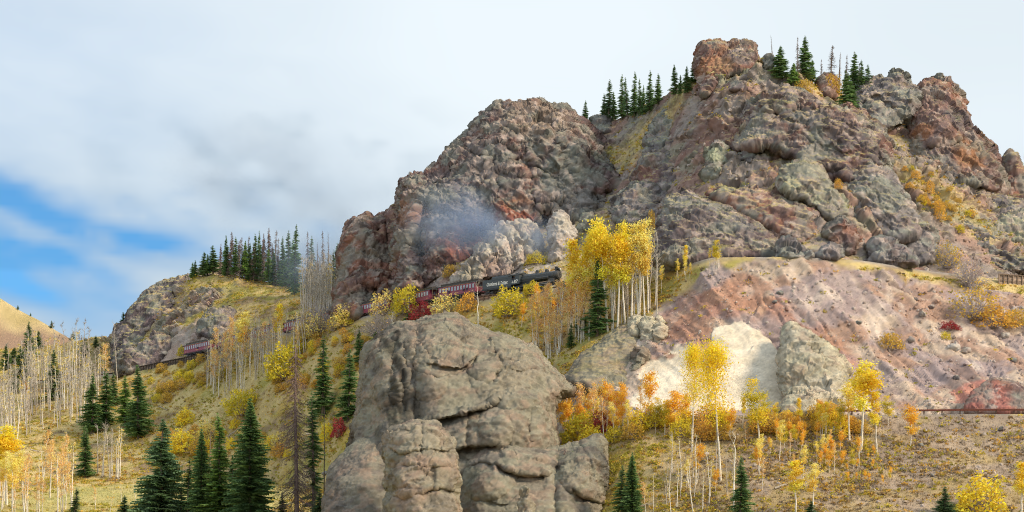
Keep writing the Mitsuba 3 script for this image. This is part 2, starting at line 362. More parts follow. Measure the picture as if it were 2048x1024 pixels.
# far grassy hill on the left
hx, hy = np.meshgrid(np.linspace(-520, 60, 260), np.linspace(880, 1500, 140))
crest = PchipInterpolator([-600, -330, -268, -245, -225, -200, -165, -120, 60], [330, 222, 170, 157, 145, 131, 110, 90, 40])
hz = crest(hx * 1000 / np.maximum(hy, 1000)) * np.clip(1.0 - np.abs(hy - 1010) / 900, 0.2, 1) * np.where(hy < 1010, 1 - ((1010 - hy) / 130) ** 1 * 0.62, 1 - ((hy - 1010) / 480) ** 2 * 0.5)
hv = np.stack([hx, hy, hz + 3 * sfbm(np.stack([hx, hy, hx * 0], -1), 60, 4, 3) + 0.6 * sfbm(np.stack([hx, hy, hx * 0], -1), 9, 4, 4)], -1).reshape(-1, 3)
ii = np.arange(260 * 140).reshape(140, 260)
hf = np.stack([ii[:-1, :-1], ii[:-1, 1:], ii[1:, 1:], ii[1:, :-1]], -1).reshape(-1, 4)
hc = lerp((.44, .36, .20), (.33, .27, .13), sstep(-0.1, 0.3, sfbm(hv * [1, 1, 3], 26, 5, 6)))
hc = lerp(hc, np.tile((.22, .15, .125), (len(hc), 1)), 0.85 * sstep(-0.02, 0.3, sfbm(hv * [.5, 1, 2], 40, 4, 9)))
scene['far_hill'] = mikit.ply((hv, hf), 'mat_ground', smooth=True, color=hc)
tag('far_hill', 'distant dry grassy hillside behind the conifers', None, None, 'structure')


def far_ground(px_, py_):
    q = np.stack([1024 + F * hv[:, 0] / hv[:, 1], HOR - F * hv[:, 2] / hv[:, 1]], -1)
    k = np.nonzero(np.abs(q[:, 0] - px_) < 5)[0]
    return hv[k[np.argmin(np.abs(q[k, 1] - max(py_, q[k, 1].min() + 1)))]].copy()


pg = np.array([[-4000, -500, -31], [4000, -500, -31], [4000, 5000, -31], [-4000, 5000, -31.0]])
scene['ground'] = mikit.ply((pg, np.array([[0, 1, 2, 3]])), {'type': 'twosided', 'bsdf': {'type': 'diffuse', 'reflectance': {'type': 'rgb', 'value': [.32, .27, .13]}}})
tag('ground', 'valley floor below the mountain', None, None, 'structure')

# ------------------------------------------------------------------ rock masses
PAL = dict(
    maroon=[(.235, .135, .115), (.20, .165, .16), (.28, .20, .175), (.155, .125, .125), (.27, .265, .225)],
    brick=[(.30, .15, .11), (.25, .16, .14), (.33, .21, .16), (.18, .13, .125), (.27, .24, .21)],
    purple=[(.20, .15, .15), (.235, .20, .195), (.27, .21, .19), (.14, .12, .125), (.29, .29, .24)],
    grey=[(.25, .225, .22), (.30, .28, .265), (.28, .22, .205), (.17, .155, .16), (.31, .32, .27)],
    lichen=[(.31, .30, .27), (.35, .34, .28), (.30, .26, .245), (.21, .20, .19), (.34, .36, .27)],
    pale=[(.47, .43, .40), (.53, .50, .47), (.43, .36, .34), (.33, .30, .29), (.50, .47, .40)],
    tan=[(.33, .30, .25), (.38, .35, .29), (.32, .265, .22), (.22, .205, .19), (.35, .345, .275)],
    buff=[(.36, .325, .265), (.41, .375, .30), (.345, .285, .235), (.26, .24, .215), (.38, .365, .29)],  # tan made lighter: sunlight put into the stone colour
    sand=[(.46, .41, .31), (.53, .48, .38), (.40, .34, .26), (.32, .29, .23), (.48, .46, .35)])


def paint(v, n, pal, seed, blobs=(), grass=0.0, s=1.0):
    dim = 0.80 * np.array([.97, 1, 1.07]) if pal in ('maroon', 'brick', 'purple', 'grey') else 0.62 * np.array([1.01, 1, .98]) if pal in ('tan', 'buff') else 0.92 if pal == 'sand' else 0.84
    P = [np.asarray(c) for c in PAL[pal]]
    a, b, c = sfbm(v, 7 * s, 4, seed), sfbm(v, 2.6 * s, 4, seed + 1), sfbm(v * [1, 1, .55], 4.2 * s, 4, seed + 2)
    col = lerp(P[0], P[1], sstep(-0.22, 0.22, a))
    col = lerp(col, np.tile(P[2], (len(v), 1)), 0.8 * sstep(-0.02, 0.28, b))
    col = lerp(col, np.tile(P[3], (len(v), 1)), 0.75 * sstep(0.05, 0.30, c))
    col = lerp(col, np.tile(P[4], (len(v), 1)), 0.75 * sstep(0.0, 0.28, sfbm(v, 3.6 * s, 4, seed + 3) + 0.25 * np.clip(n[:, 2], -1, 1) - 0.08))
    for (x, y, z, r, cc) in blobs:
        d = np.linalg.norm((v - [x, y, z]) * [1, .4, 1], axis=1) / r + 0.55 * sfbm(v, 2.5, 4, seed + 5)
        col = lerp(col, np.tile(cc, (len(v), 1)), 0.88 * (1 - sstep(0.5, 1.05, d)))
    col = col * dim
    if pal in ('tan', 'buff', 'sand'):      # grey crusts, rusty grains, pits
        col = col * (1 - 0.30 * sstep(0.05, 0.28, sfbm(v, 1.1, 4, seed + 8)))[:, None]
        col = lerp(col, np.tile((.24, .235, .19), (len(v), 1)), 0.45 * sstep(0.0, 0.3, sfbm(v, 3.0, 5, seed + 10)))
        col = lerp(col, np.tile((.30, .215, .17), (len(v), 1)), 0.4 * sstep(0.12, 0.32, sfbm(v, 2.2, 4, seed + 14)))
    if pal in ('maroon', 'brick', 'purple', 'grey', 'lichen'):      # dark lichen, desert varnish and painted speckled shadow in small patches, pale fresh breaks
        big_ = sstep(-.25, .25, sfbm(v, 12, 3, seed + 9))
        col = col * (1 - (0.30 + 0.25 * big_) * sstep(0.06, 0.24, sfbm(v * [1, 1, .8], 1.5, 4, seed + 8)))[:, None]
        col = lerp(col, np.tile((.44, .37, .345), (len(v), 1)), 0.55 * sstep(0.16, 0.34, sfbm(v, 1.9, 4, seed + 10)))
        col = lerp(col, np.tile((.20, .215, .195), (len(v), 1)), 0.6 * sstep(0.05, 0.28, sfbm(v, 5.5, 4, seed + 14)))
    if grass:
        g = sstep(0.70, 0.86, n[:, 2] + 0.25 * b) * grass
        col = lerp(col, lerp((.46, .37, .17), (.36, .33, .12), sstep(-0.1, 0.3, c)), g)
    col *= (1 + 0.30 * sfbm(v, 0.9, 4, seed + 6) + 0.22 * sfbm(v, 0.3, 2, seed + 7))[:, None]
    return np.clip(col, .02, .9)


def rock(name, outline, Yb, Yt, T, R, pal, label, cat, step=0.2, style='crag', amp=1.0, seed=1, blobs=(), dents=(), bumps=(), grass=0.6, wob=0.8, back=0.7, parent=None, lean_x=0.0, csize=1.0, aniso=(1, 1, 1), flute=None, ledges=(), cracks=(), strike=None):
    """A free-standing mass of rock. Its outline seen from the valley fixes height and width; it swells towards the viewer by T over R metres and back into the hill by back * T."""
    py = np.array([p[1] for p in outline], float)
    p0, p1 = py.max(), py.min()
    if p0 < 1040 and name != 'tan_rock':              # stand it on the slope: its foot goes into the ground found there
        low = [(a, q) for a, q in outline if q > p0 - 0.25 * (p0 - p1)]
        gy = float(np.median([ground(a, q)[1] for a, q in low]))
        Yt, Yb = gy + 0.5 * T + (Yt - Yb), gy + 0.5 * T

    def Yof(a, q):
        return Yb + (Yt - Yb) * (p0 - q) / max(p0 - p1, 1) + lean_x * (a - 1024) * Yb / F
    W = np.array([at(a, q, Yof(a, q)) for a, q in outline])
    ring = shapely.Polygon(W[:, [0, 2]]).exterior.segmentize(0.6)
    rc = np.array(ring.coords)[:-1]
    rc = gaussian_filter1d(rc, 1.6, axis=0, mode='wrap')
    rc3 = np.stack([rc[:, 0], rc[:, 0] * 0 + Yb, rc[:, 1]], -1)
    rc = rc + wob * np.stack([sfbm(rc3, 3.2, 4, seed + 11), sfbm(rc3, 3.2, 4, seed + 12)], -1)
    P = shapely.Polygon(rc).buffer(0)
    if P.geom_type != 'Polygon': P = max(P.geoms, key=lambda g: g.area)
    ext = P.exterior
    x0, z0, x1, z1 = P.bounds
    gx, gz = np.arange(x0 - 2 * step, x1 + 3 * step, step), np.arange(z0 - 2 * step, z1 + 3 * step, step)
    X, Z = np.meshgrid(gx, gz)
    pts = shapely.points(np.stack([X, Z], -1).reshape(-1, 2))
    shapely.prepare(P)
    ins = shapely.contains(P, pts).reshape(X.shape)
    from scipy.ndimage import distance_transform_edt, binary_dilation
    edge = distance_transform_edt(ins) * step
    low_ext, k = ins.copy(), int(R * 0.8 / step)
    for i in range(1, k + 1, 2):
        low_ext[:-i] |= ins[i:]
    pad = np.pad(low_ext, ((k, 0), (0, 0)), mode='edge')
    s = distance_transform_edt(pad)[k:] * step * ins
    prof = np.sqrt(np.clip(1 - (1 - np.clip(s / R, 0, 1)) ** 2, 0, 1))
    prof = gaussian_filter(prof, 1.0 / step * 0.6) * np.clip(edge / 0.8, 0, 1) ** 0.5
    rim = binary_dilation(ins, np.ones((3, 3))) & ~ins
    rp = shapely.points(np.stack([X[rim], Z[rim]], -1))
    on = shapely.get_coordinates(shapely.line_interpolate_point(ext, shapely.line_locate_point(ext, rp)))
    X[rim], Z[rim] = on[:, 0], on[:, 1]
    zb, zt = W[:, 2].min(), W[:, 2].max()
    Y = Yb + (Yt - Yb) * np.clip((Z - zb) / max(zt - zb, 1e-6), 0, 1) + lean_x * X
    fr = T * prof
    for (a, q, r, dep) in dents:
        c = at(a, q, Yof(a, q))
        dd = np.hypot(X - c[0], Z - c[2]) / r
        fr = fr - dep * (1 - sstep(0.35, 1.0, dd + 0.25 * sfbm(np.stack([X, X * 0, Z], -1), 1.5, 3, seed + 9)))
    for (a, q, r, dep) in bumps:
        c = at(a, q, Yof(a, q))
        fr = fr + dep * np.clip(1 - ((X - c[0]) ** 2 + (Z - c[2]) ** 2) / r ** 2, 0, 1) ** 0.6 * np.clip(s / 1.0, 0, 1)
    for pl, dep, wd in ledges:      # an edge that overhangs, the face below it set back
        c = np.array([at(a, q, Yof(a, q)) for a, q in pl])
        zl = np.interp(X, c[:, 0], c[:, 2]) + 0.35 * sfbm(np.stack([X, X * 0, Z * 0], -1), 2.0, 3, seed + 15)
        dz = zl - Z
        L = c[-1, 0] - c[0, 0]
        fade = sstep(-.02, .18, (X - c[0, 0]) / L) * (1 - sstep(.82, 1.02, (X - c[0, 0]) / L))
        fr = fr - dep * fade * sstep(-0.1, 0.22, dz) * np.exp(-np.clip(dz, 0, None) / wd) + 0.25 * dep * fade * np.exp(-np.abs(dz) / .9) * (dz < 0)
    for pl, dep, wd in cracks:
        c = np.array([at(a, q, Yof(a, q)) for a, q in pl])
        wx, wz = (0.35 * sfbm(np.stack([X, X * 0, Z], -1), 1.6, 3, seed + k_) for k_ in (16, 17))
        dd = shapely.distance(shapely.LineString(c[:, [0, 2]]), shapely.points(np.stack([X + wx, Z + wz], -1).reshape(-1, 2))).reshape(X.shape)
        fr = fr - dep * np.exp(-(dd / wd) ** 2)
    use = ins | rim
    idf = -np.ones(X.shape, int)
    idf[use] = np.arange(use.sum())
    idb = idf.copy()
    idb[ins] = use.sum() + np.arange(ins.sum())
    k1, k2 = (Y - fr) / Y, (Y + back * T * prof) / Y
    vf = np.stack([X * k1, Y - fr, Z * k1], -1)[use]
    vb = np.stack([X * k2, Y + back * T * prof, Z * k2], -1)[ins]

    def quads(i):
        q = np.stack([i[:-1, :-1], i[:-1, 1:], i[1:, 1:], i[1:, :-1]], -1).reshape(-1, 4)
        k = (q >= 0).all(1) & ins_any
        q = q[k]
        return np.vstack([q[:, [0, 1, 2]], q[:, [0, 2, 3]]])
    ins_any = (ins[:-1, :-1] | ins[:-1, 1:] | ins[1:, 1:] | ins[1:, :-1]).reshape(-1)
    f = np.vstack([quads(idf), quads(idb)[:, ::-1]])
    v = np.vstack([vf, vb])
    mm = manifold3d.Manifold(manifold3d.Mesh(vert_properties=v.astype(np.float32), tri_verts=f.astype(np.uint32)))
    if not mm.is_empty():       # the steep flanks get as fine a mesh as the face
        mm = mm.refine_to_length(max(0.34, step * 2.2)).to_mesh()
        v, f = np.array(mm.vert_properties[:, :3], float), np.array(mm.tri_verts, int)
    else:
        BAD.append(label)
    n = vnormals(v, f)
    if style == 'crag':
        an_, vr = np.asarray(aniso) * [1, 1, .72], v
        if strike is not None:      # blocks drawn out along the joints
            ca, sa = math.cos(math.radians(strike)), math.sin(math.radians(strike))
            vr = np.stack([ca * v[:, 0] + sa * v[:, 2], v[:, 1], -sa * v[:, 0] + ca * v[:, 2]], -1)
            an_ = np.array([.45, 1, 1.15])
        m2 = 0.35 + 0.65 * sstep(-0.2, 0.25, sfbm(v, 9, 3, seed + 26))
        sq = np.stack([vr[:, 0] + .4 * v[:, 1] + 0.9 * sfbm(v, 6, 3, seed + 50), v[:, 1] * .3, vr[:, 2] * .16], -1)
        fl = ridged(sq, 5.0 * csize, 3, seed + 51) + 0.5 * (ridged(sq + 31, 2.0 * csize, 3, seed + 52) - .65)
        d = 1.25 * csize * facet(vr, 8.5 * csize, seed + 20, an_, .2, .6) + (0.25 + 0.75 * m2) * 0.55 * csize * facet(vr, 3.2 * csize, seed + 21, an_, .2, .7) + 0.42 * csize * facet(vr, 1.4 * csize, seed + 22, an_, .2, .9)
        d = d + 1.5 * csize * (fl - 0.65) + 0.7 * csize * (rough(v * [1, 1, .75], 9 * csize, seed + 27) - 0.55) + 0.30 * (rough(v, 1.8, seed + 40) - 0.55) + 0.22 * sfbm(v, 0.8, 4, seed + 23) - 0.45 * seam(v * [1, 1, .6], 7, seed + 33)
        d = np.clip(d, -2.8 * csize, 2.4 * csize)
    elif style == 'ribs':       # upright columns with joints
        u = v[:, 0] + 0.5 * v[:, 1] + 0.9 * sfbm(v * [1, 1, .3], 4, 3, seed + 24)
        w = np.abs(((u / 3.1) % 1) - 0.5) * 2
        h2, j2, _ = crag(v, 2.6, seed + 21, (1, 1, .6), 0.35)
        h3, j3, _ = crag(v, 1.0, seed + 22, (1, 1, .8), 0.35)
        d = 1.1 * np.sqrt(np.clip(1 - w ** 2, 0, 1)) - 0.8 + 0.5 * h2 + 0.25 * h3 + 0.8 * (rough(v, 4, seed + 31) - 0.55) + 0.10 * sfbm(v, 0.5, 3, seed + 23)
    elif style == 'ledge':      # beds of weathered tuff
        zz = v[:, 2] + 0.8 * sfbm(v, 5, 3, seed + 24) + 0.05 * v[:, 0]
        k = zz / 3.4
        t = k % 1
        led = 0.55 * np.sin(np.pi * t) ** 0.5 - 0.5 * np.exp(-np.minimum(t, 1 - t) / 0.04) * sstep(-0.25, 0.1, sfbm(v * [1, 1, 2], 5, 3, seed + 35)) + 0.5 * (noise(np.stack([np.floor(k), k * 0, k * 0], -1) + 0.5 * sfbm(v, 9, 2, seed)[:, None] * [0, 1, 0], seed) - 0.5)
        h2, j2, _ = crag(v, 3.4, seed + 21, (1, 1, .8), 0.4)
        d = 0.35 * led + 0.35 * facet(v, 3.0, seed + 21, (1, 1, 1.3)) + 0.13 * facet(v, 1.1, seed + 22) - 0.2 * seam(v, 5, seed + 33) + 0.4 * (rough(v, 4, seed + 31) - 0.55) + 0.35 * sfbm(v, 1.6, 4, seed + 25) + 0.10 * sfbm(v, 0.4, 3, seed + 23)
    elif style == 'smooth':     # rounded, pitted, a few long cracks
        h1, j1, _ = crag(v, 11, seed + 20, (1, 1, 1.1), 0.45, 0.4)
        h2, j2, _ = crag(v, 4.2, seed + 21, (1, 1, 1.2), 0.45, 0.5)
        m = sstep(-0.1, 0.25, sfbm(v, 7, 3, seed + 30))
        d = 0.35 * h1 + m * 0.28 * facet(v, 3.4, seed + 41, (1, 1, 1.1), .35, .6) + 0.75 * (rough(v, 8, seed + 24) - 0.55) + 0.24 * sfbm(v, 1.6, 4, seed + 25) + 0.34 * (rough(v, 1.3, seed + 40) - 0.55) * (0.4 + m) + 0.17 * sfbm(v, 0.5, 3, seed + 23) - 0.22 * seam(v * [1, 1, .8], 10, seed + 33) * m
        if flute:               # runnels worn down the steep side, black with water stain
            wf = sstep(*flute, v[:, 0])
            fl = ridged(np.stack([v[:, 0] + .3 * v[:, 1] + 0.8 * sfbm(v, 5, 3, seed + 50), v[:, 1] * .2, v[:, 2] * .13], -1), 3.4, 3, seed + 51)
            d = d + wf * 1.9 * (fl - 0.68)
    else:                       # boulder
        h1, j1, _ = crag(v, 3.2 * csize, seed + 20, aniso, 0.4, 0.7)
        h2, j2, _ = crag(v, 1.3 * csize, seed + 21, aniso, 0.4, 0.7)
        d = (0.75 * facet(v, 3.2 * csize, seed + 20, aniso) + 0.34 * facet(v, 1.3 * csize, seed + 21, aniso) + 0.45 * (rough(v, 4 * csize, seed + 24) - 0.55)) * csize - 0.06 * np.exp(-j1 / 0.05) + 0.22 * sfbm(v, 0.7, 4, seed + 23) + 0.22 * (rough(v, 1.5, seed + 40) - 0.55) - 0.25 * seam(v, 5 * csize, seed + 33)
    v = v + n * (d * amp)[:, None]
    n = vnormals(v, f)
    key = numbered(name) if parent is None else f'{parent}__{name}'
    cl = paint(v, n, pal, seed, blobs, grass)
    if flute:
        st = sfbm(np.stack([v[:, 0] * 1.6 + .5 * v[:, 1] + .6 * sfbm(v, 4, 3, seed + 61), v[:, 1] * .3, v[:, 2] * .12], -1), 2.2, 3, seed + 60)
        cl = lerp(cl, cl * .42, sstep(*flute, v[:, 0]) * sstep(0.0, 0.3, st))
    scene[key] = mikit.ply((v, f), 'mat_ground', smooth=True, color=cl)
    if parent is None: tag(key, label, cat)
    else: labels[key] = {'label': label}
    ROCKV.append(v[::3])
    return key


ROCKV, BAD = [], []
import manifold3d
OR = (.46, .20, .085)
RD = (.30, .115, .085)
DK = (.12, .105, .11)
LI = (.33, .34, .27)


def bl(px_, py_, Y, r, c):
    return (*at(px_, py_, Y), r, c)


# the knob on the left
rock('rock_outcrop', [(222, 692), (232, 655), (255, 640), (268, 610), (290, 590), (318, 566), (350, 555), (388, 549), (410, 537), (438, 534), (470, 546), (490, 570), (465, 600), (435, 612), (400, 640), (360, 648), (325, 655), (300, 665), (285, 690), (282, 715), (250, 738), (226, 735)],
     508, 535, 9, 9, 'purple', 'dark purple brown rock knob above the last coach, conifers along its top', 'rock outcrop', seed=100, strike=60, grass=0.8,
     blobs=[bl(300, 590, 520, 5, LI), bl(420, 560, 520, 6, (.30, .28, .24)), bl(340, 620, 515, 6, (.17, .12, .12))], bumps=[(300, 620, 7, 2)], dents=[(425, 628, 4, 3), (330, 655, 3, 2)])
rock('rock_outcrop', [(225, 738), (240, 700), (300, 670), (325, 668), (352, 690), (330, 715), (300, 735), (262, 748)], 503, 510, 4, 5, 'purple',
     'pinkish broken rock shelf at the foot of the purple knob', 'rock outcrop', seed=104, grass=0.4)
rock('rock_outcrop', [(395, 665), (405, 640), (425, 622), (460, 615), (470, 640), (455, 668), (420, 676)], 502, 508, 3.5, 4, 'purple', 'pale pink crumbling ledge behind the last coach', 'rock outcrop', seed=107, grass=0.5)

# the red spire and the great cliff
rock('rock_spire', [(668, 628), (674, 592), (684, 545), (683, 520), (689, 492), (688, 472), (700, 455), (711, 440), (722, 433), (736, 437), (744, 452), (750, 440), (762, 429), (776, 436), (780, 455), (788, 475), (793, 520), (800, 560), (806, 600), (770, 625), (705, 640)],
     444, 468, 10, 9, 'brick', 'twin topped red brown rock spire above the middle coaches', 'rock spire', seed=110, strike=78, step=0.16, grass=0.2, dents=[(747, 462, 2.2, 4), (735, 590, 4.5, 3), (752, 600, 4, 2)],
     blobs=[bl(760, 590, 445, 5, (.17, .17, .145)), bl(700, 590, 445, 5, (.33, .20, .18)), bl(750, 520, 450, 4, (.36, .21, .15))], bumps=[(715, 470, 5, 2)])
rock('rock_spire', [(783, 560), (784, 490), (783, 440), (784, 422), (791, 412), (800, 420), (806, 460), (812, 520), (815, 570)], 430, 446, 4, 3, 'brick', 'thin red rock finger between the twin spire and the great cliff', 'rock spire', seed=113, strike=85, step=0.16, wob=0.4)
rock('cliff', [(790, 592), (792, 520), (790, 470), (797, 412), (800, 388), (813, 366), (833, 361), (850, 357), (862, 340), (895, 320), (905, 300), (930, 285), (945, 262), (950, 245), (970, 232), (980, 217), (1000, 221), (1020, 218), (1045, 211), (1060, 199), (1085, 201), (1097, 211), (1130, 214), (1146, 236), (1180, 260), (1202, 287), (1217, 320), (1248, 352), (1262, 375), (1245, 392), (1232, 405), (1225, 445), (1180, 452), (1100, 445), (1075, 450), (1010, 465), (985, 478), (960, 500), (930, 530), (900, 555), (850, 580)],
     406, 436, 14, 13, 'maroon', 'great reddish brown cliff above the locomotive with an orange stained face', 'cliff', seed=120, strike=-52, step=0.17, amp=1.15, grass=0.12,
     blobs=[bl(1030, 385, 408, 5, OR), bl(1060, 375, 408, 3.4, OR), bl(1005, 395, 408, 3.5, (.42, .21, .12)), bl(1020, 420, 406, 7, RD), bl(1050, 300, 412, 6, (.34, .18, .13)), bl(930, 470, 406, 7, RD), bl(1130, 330, 415, 9, (.24, .25, .22)), bl(1160, 390, 412, 8, (.26, .25, .235)),
            bl(880, 400, 415, 9, (.19, .185, .19)), bl(970, 300, 420, 8, (.21, .19, .18)), bl(815, 420, 420, 5, (.37, .20, .13)), bl(1020, 340, 412, 6, (.17, .17, .165)), bl(1080, 225, 432, 10, (.32, .25, .20)), bl(1200, 410, 405, 6, (.22, .11, .10))],
     dents=[(1090, 432, 2.4, 5), (1098, 425, 1.6, 3), (845, 500, 3.5, 4), (850, 430, 3, 2.5), (965, 470, 3, 4), (1080, 360, 2.2, 1.6), (1220, 400, 3.2, 3)], bumps=[(820, 420, 4.5, 2.5), (1040, 400, 9, 2.5), (900, 480, 6, 2), (1000, 260, 9, 2), (1120, 290, 8, 2.5)],
     cracks=[([(1058, 325), (1062, 370), (1070, 425)], 1.5, .7), ([(1196, 275), (1232, 330), (1264, 376)], 2.6, 1.3), ([(852, 400), (842, 480), (850, 570)], 2.4, 1.2), ([(978, 420), (962, 480)], 2.0, 1.0), ([(908, 350), (926, 420), (918, 500)], 1.4, .8), ([(1190, 390), (1196, 450)], 2.2, 1.0), ([(1218, 370), (1226, 450)], 2.5, 1.2), ([(945, 265), (985, 330), (1000, 380)], 1.2, .7), ([(1100, 250), (1130, 330), (1160, 420)], 1.3, .8)],
     ledges=[([(975, 352), (1010, 345), (1045, 352), (1090, 362)], 1.6, 2.2), ([(1060, 408), (1110, 400), (1180, 420)], 1.2, 2.0), ([(860, 372), (900, 345), (940, 320)], 1.0, 2.0), ([(1120, 320), (1160, 310), (1200, 330)], 1.2, 1.8), ([(950, 300), (1000, 290), (1050, 300)], 1.0, 1.6)])
rock('cliff', [(900, 566), (935, 524), (962, 493), (985, 462), (1012, 446), (1040, 441), (1070, 445), (1080, 470), (1083, 502), (1062, 524), (1040, 548), (1010, 556), (985, 560), (945, 568)],
     394, 402, 5, 5, 'pale', 'pale grey ribbed cliff directly behind the tender', 'cliff', seed=130, step=0.15, style='ribs', grass=0.3, wob=0.5, blobs=[bl(990, 540, 394, 4, (.36, .28, .26)), bl(940, 545, 394, 3, (.36, .34, .29))])
rock('rock_spire', [(1090, 522), (1096, 470), (1097, 440), (1110, 426), (1120, 418), (1134, 428), (1148, 455), (1152, 472), (1144, 505), (1130, 528), (1105, 530)], 392, 397, 4, 4, 'pale', 'pale grey pointed rock behind the top of the yellow aspens', 'rock spire', seed=133, step=0.15, style='boulder', wob=0.4, grass=0.1)
rock('boulder', [(1152, 460), (1156, 438), (1168, 425), (1182, 426), (1192, 442), (1192, 462), (1170, 470)], 396, 399, 2.2, 2.2, 'lichen', 'small grey rounded rock to the right of the pale pointed rock', 'boulder', seed=135, style='boulder', wob=0.3, grass=0.1)
rock('boulder', [(1220, 440), (1224, 402), (1240, 380), (1274, 363), (1300, 362), (1328, 374), (1342, 392), (1334, 432), (1306, 452), (1255, 455)], 391, 400, 5.5, 5, 'grey', 'large grey rounded boulder at the right foot of the great cliff', 'boulder', seed=137, step=0.16, style='boulder', csize=1.5, wob=0.5, grass=0.3)
rock('boulder', [(1178, 262), (1180, 240), (1192, 230), (1212, 232), (1230, 240), (1232, 258), (1220, 270), (1195, 272)], 428, 432, 3, 3, 'grey', 'grey boulder on the grassy saddle left of the skyline conifers', 'boulder', seed=139, style='boulder', wob=0.4, grass=0.2)

# the right-hand mountain
rock('cliff', [(1262, 372), (1282, 335), (1290, 300), (1302, 262), (1312, 240), (1332, 223), (1372, 215), (1402, 226), (1438, 245), (1444, 258), (1420, 280), (1412, 302), (1400, 335), (1378, 372), (1340, 388), (1300, 384)],
     396, 420, 9, 8, 'grey', 'grey and plum buttress in the middle of the mountain below the saddle', 'cliff', seed=140, strike=-60, step=0.17, amp=1.0, blobs=[bl(1370, 235, 415, 6, LI), bl(1300, 330, 402, 5, (.27, .14, .11)), bl(1350, 330, 400, 5, (.22, .18, .18))], grass=0.5)
rock('cliff', [(1380, 192), (1398, 155), (1392, 122), (1390, 95), (1410, 89), (1430, 83), (1448, 95), (1472, 90), (1490, 80), (1508, 82), (1516, 100), (1517, 128), (1502, 142), (1470, 152), (1450, 158), (1432, 172), (1420, 195)],
     405, 416, 7, 6, 'brick', 'reddish flat topped rock tower on the highest summit', 'cliff', seed=145, strike=70, step=0.16, amp=0.95, blobs=[bl(1420, 130, 408, 4, (.36, .19, .12)), bl(1475, 110, 410, 4, (.22, .18, .17)), bl(1450, 130, 408, 3, (.36, .22, .14))], grass=0.5, dents=[(1452, 100, 2, 1.5)])
rock('boulder', [(1518, 140), (1520, 118), (1535, 108), (1550, 112), (1556, 132), (1540, 142)], 412, 414, 2.5, 2.5, 'grey', 'small dark rock just right of the summit tower', 'boulder', seed=148, style='boulder', wob=0.3, grass=0.1)
rock('cliff', [(1462, 300), (1488, 255), (1498, 214), (1510, 190), (1548, 178), (1590, 178), (1622, 190), (1642, 212), (1680, 212), (1702, 222), (1732, 232), (1770, 268), (1784, 300), (1778, 340), (1742, 368), (1700, 362), (1650, 366), (1618, 342), (1580, 314), (1540, 294), (1505, 302)],
     386, 406, 8, 7, 'maroon', 'plum grey crag with a dark cave mouth under its crest', 'cliff', seed=150, strike=-42, step=0.17, amp=1.0, blobs=[bl(1600, 280, 392, 7, (.20, .20, .185)), bl(1690, 310, 388, 6, (.17, .14, .145)), bl(1530, 240, 396, 4, (.35, .21, .15)), bl(1690, 345, 386, 5, (.27, .13, .10)), bl(1570, 200, 400, 5, (.32, .25, .22))], grass=0.5,
     dents=[(1552, 232, 2.3, 6.5), (1556, 240, 2.0, 5), (1585, 228, 1.6, 2), (1600, 225, 1.6, 2), (1660, 360, 4, 3)], bumps=[(1550, 195, 4.5, 2.5), (1680, 260, 6, 2)])
rock('cliff', [(1704, 245), (1706, 192), (1726, 166), (1760, 160), (1780, 150), (1804, 143), (1816, 155), (1812, 170), (1842, 166), (1838, 205), (1812, 255), (1765, 262)],
     402, 412, 6, 5, 'grey', 'rounded grey rock hump beside the lone conifer on the ridge', 'rock outcrop', seed=155, step=0.17, style='boulder', csize=2.0, dents=[(1750, 200, 2, 2), (1775, 215, 2, 1.5)], grass=0.4)
rock('cliff', [(1795, 290), (1812, 235), (1828, 192), (1845, 166), (1870, 158), (1890, 161), (1916, 180), (1936, 202), (1943, 240), (1952, 262), (1966, 276), (1982, 312), (2002, 355), (2010, 385), (1985, 392), (1940, 372), (1900, 375), (1868, 360), (1845, 345), (1808, 325)],
     388, 408, 10, 8, 'brick', 'broad reddish rock tower at the right end of the skyline', 'cliff', seed=160, strike=-62, step=0.17, amp=1.0, blobs=[bl(1870, 230, 398, 7, (.29, .19, .165)), bl(1940, 300, 394, 5, (.36, .19, .11)), bl(1880, 335, 390, 5, (.15, .145, .145)), bl(1930, 235, 400, 5, (.17, .14, .145)), bl(1870, 290, 392, 6, (.24, .18, .17)), bl(1845, 260, 396, 3, (.34, .17, .10))], grass=0.3,
     bumps=[(1870, 240, 7, 2.5)], dents=[(1920, 225, 2.6, 2)])
rock('rock_spire', [(1998, 400), (2004, 335), (2014, 305), (2024, 299), (2034, 304), (2044, 332), (2062, 345), (2085, 400), (2060, 420), (2020, 415)], 398, 406, 4.5, 4, 'brick', 'narrow dark red rock pillar at the edge of the view', 'rock spire', seed=165, wob=0.4, amp=0.7)
rock('cliff', [(1306, 525), (1312, 470), (1315, 422), (1330, 396), (1370, 380), (1402, 390), (1440, 402), (1480, 420), (1512, 440), (1545, 470), (1568, 500), (1570, 522), (1480, 522), (1400, 528), (1345, 534)],
     357, 372, 6.5, 6, 'purple', 'dark blue grey crag standing right above the old road edge', 'cliff', seed=170, strike=-28, step=0.15, amp=0.85, blobs=[bl(1350, 420, 362, 4, (.32, .29, .28)), bl(1460, 480, 360, 5, (.21, .21, .21)), bl(1400, 430, 364, 5, (.22, .21, .215)), bl(1340, 490, 358, 4, (.15, .13, .135))], grass=0.4, aniso=(1, 1, 1.3))
rock('cliff', [(1412, 388), (1450, 373), (1520, 378), (1580, 408), (1622, 415), (1643, 440), (1645, 472), (1612, 492), (1560, 472), (1500, 442), (1450, 412)],
     366, 376, 5, 5, 'brick', 'rusty red slab of rock sloping down behind the dark crag', 'rock outcrop', seed=175, strike=-25, step=0.16, amp=0.8, blobs=[bl(1500, 395, 370, 5, (.36, .24, .20)), bl(1600, 440, 366, 4, (.36, .20, .16))], grass=0.6)
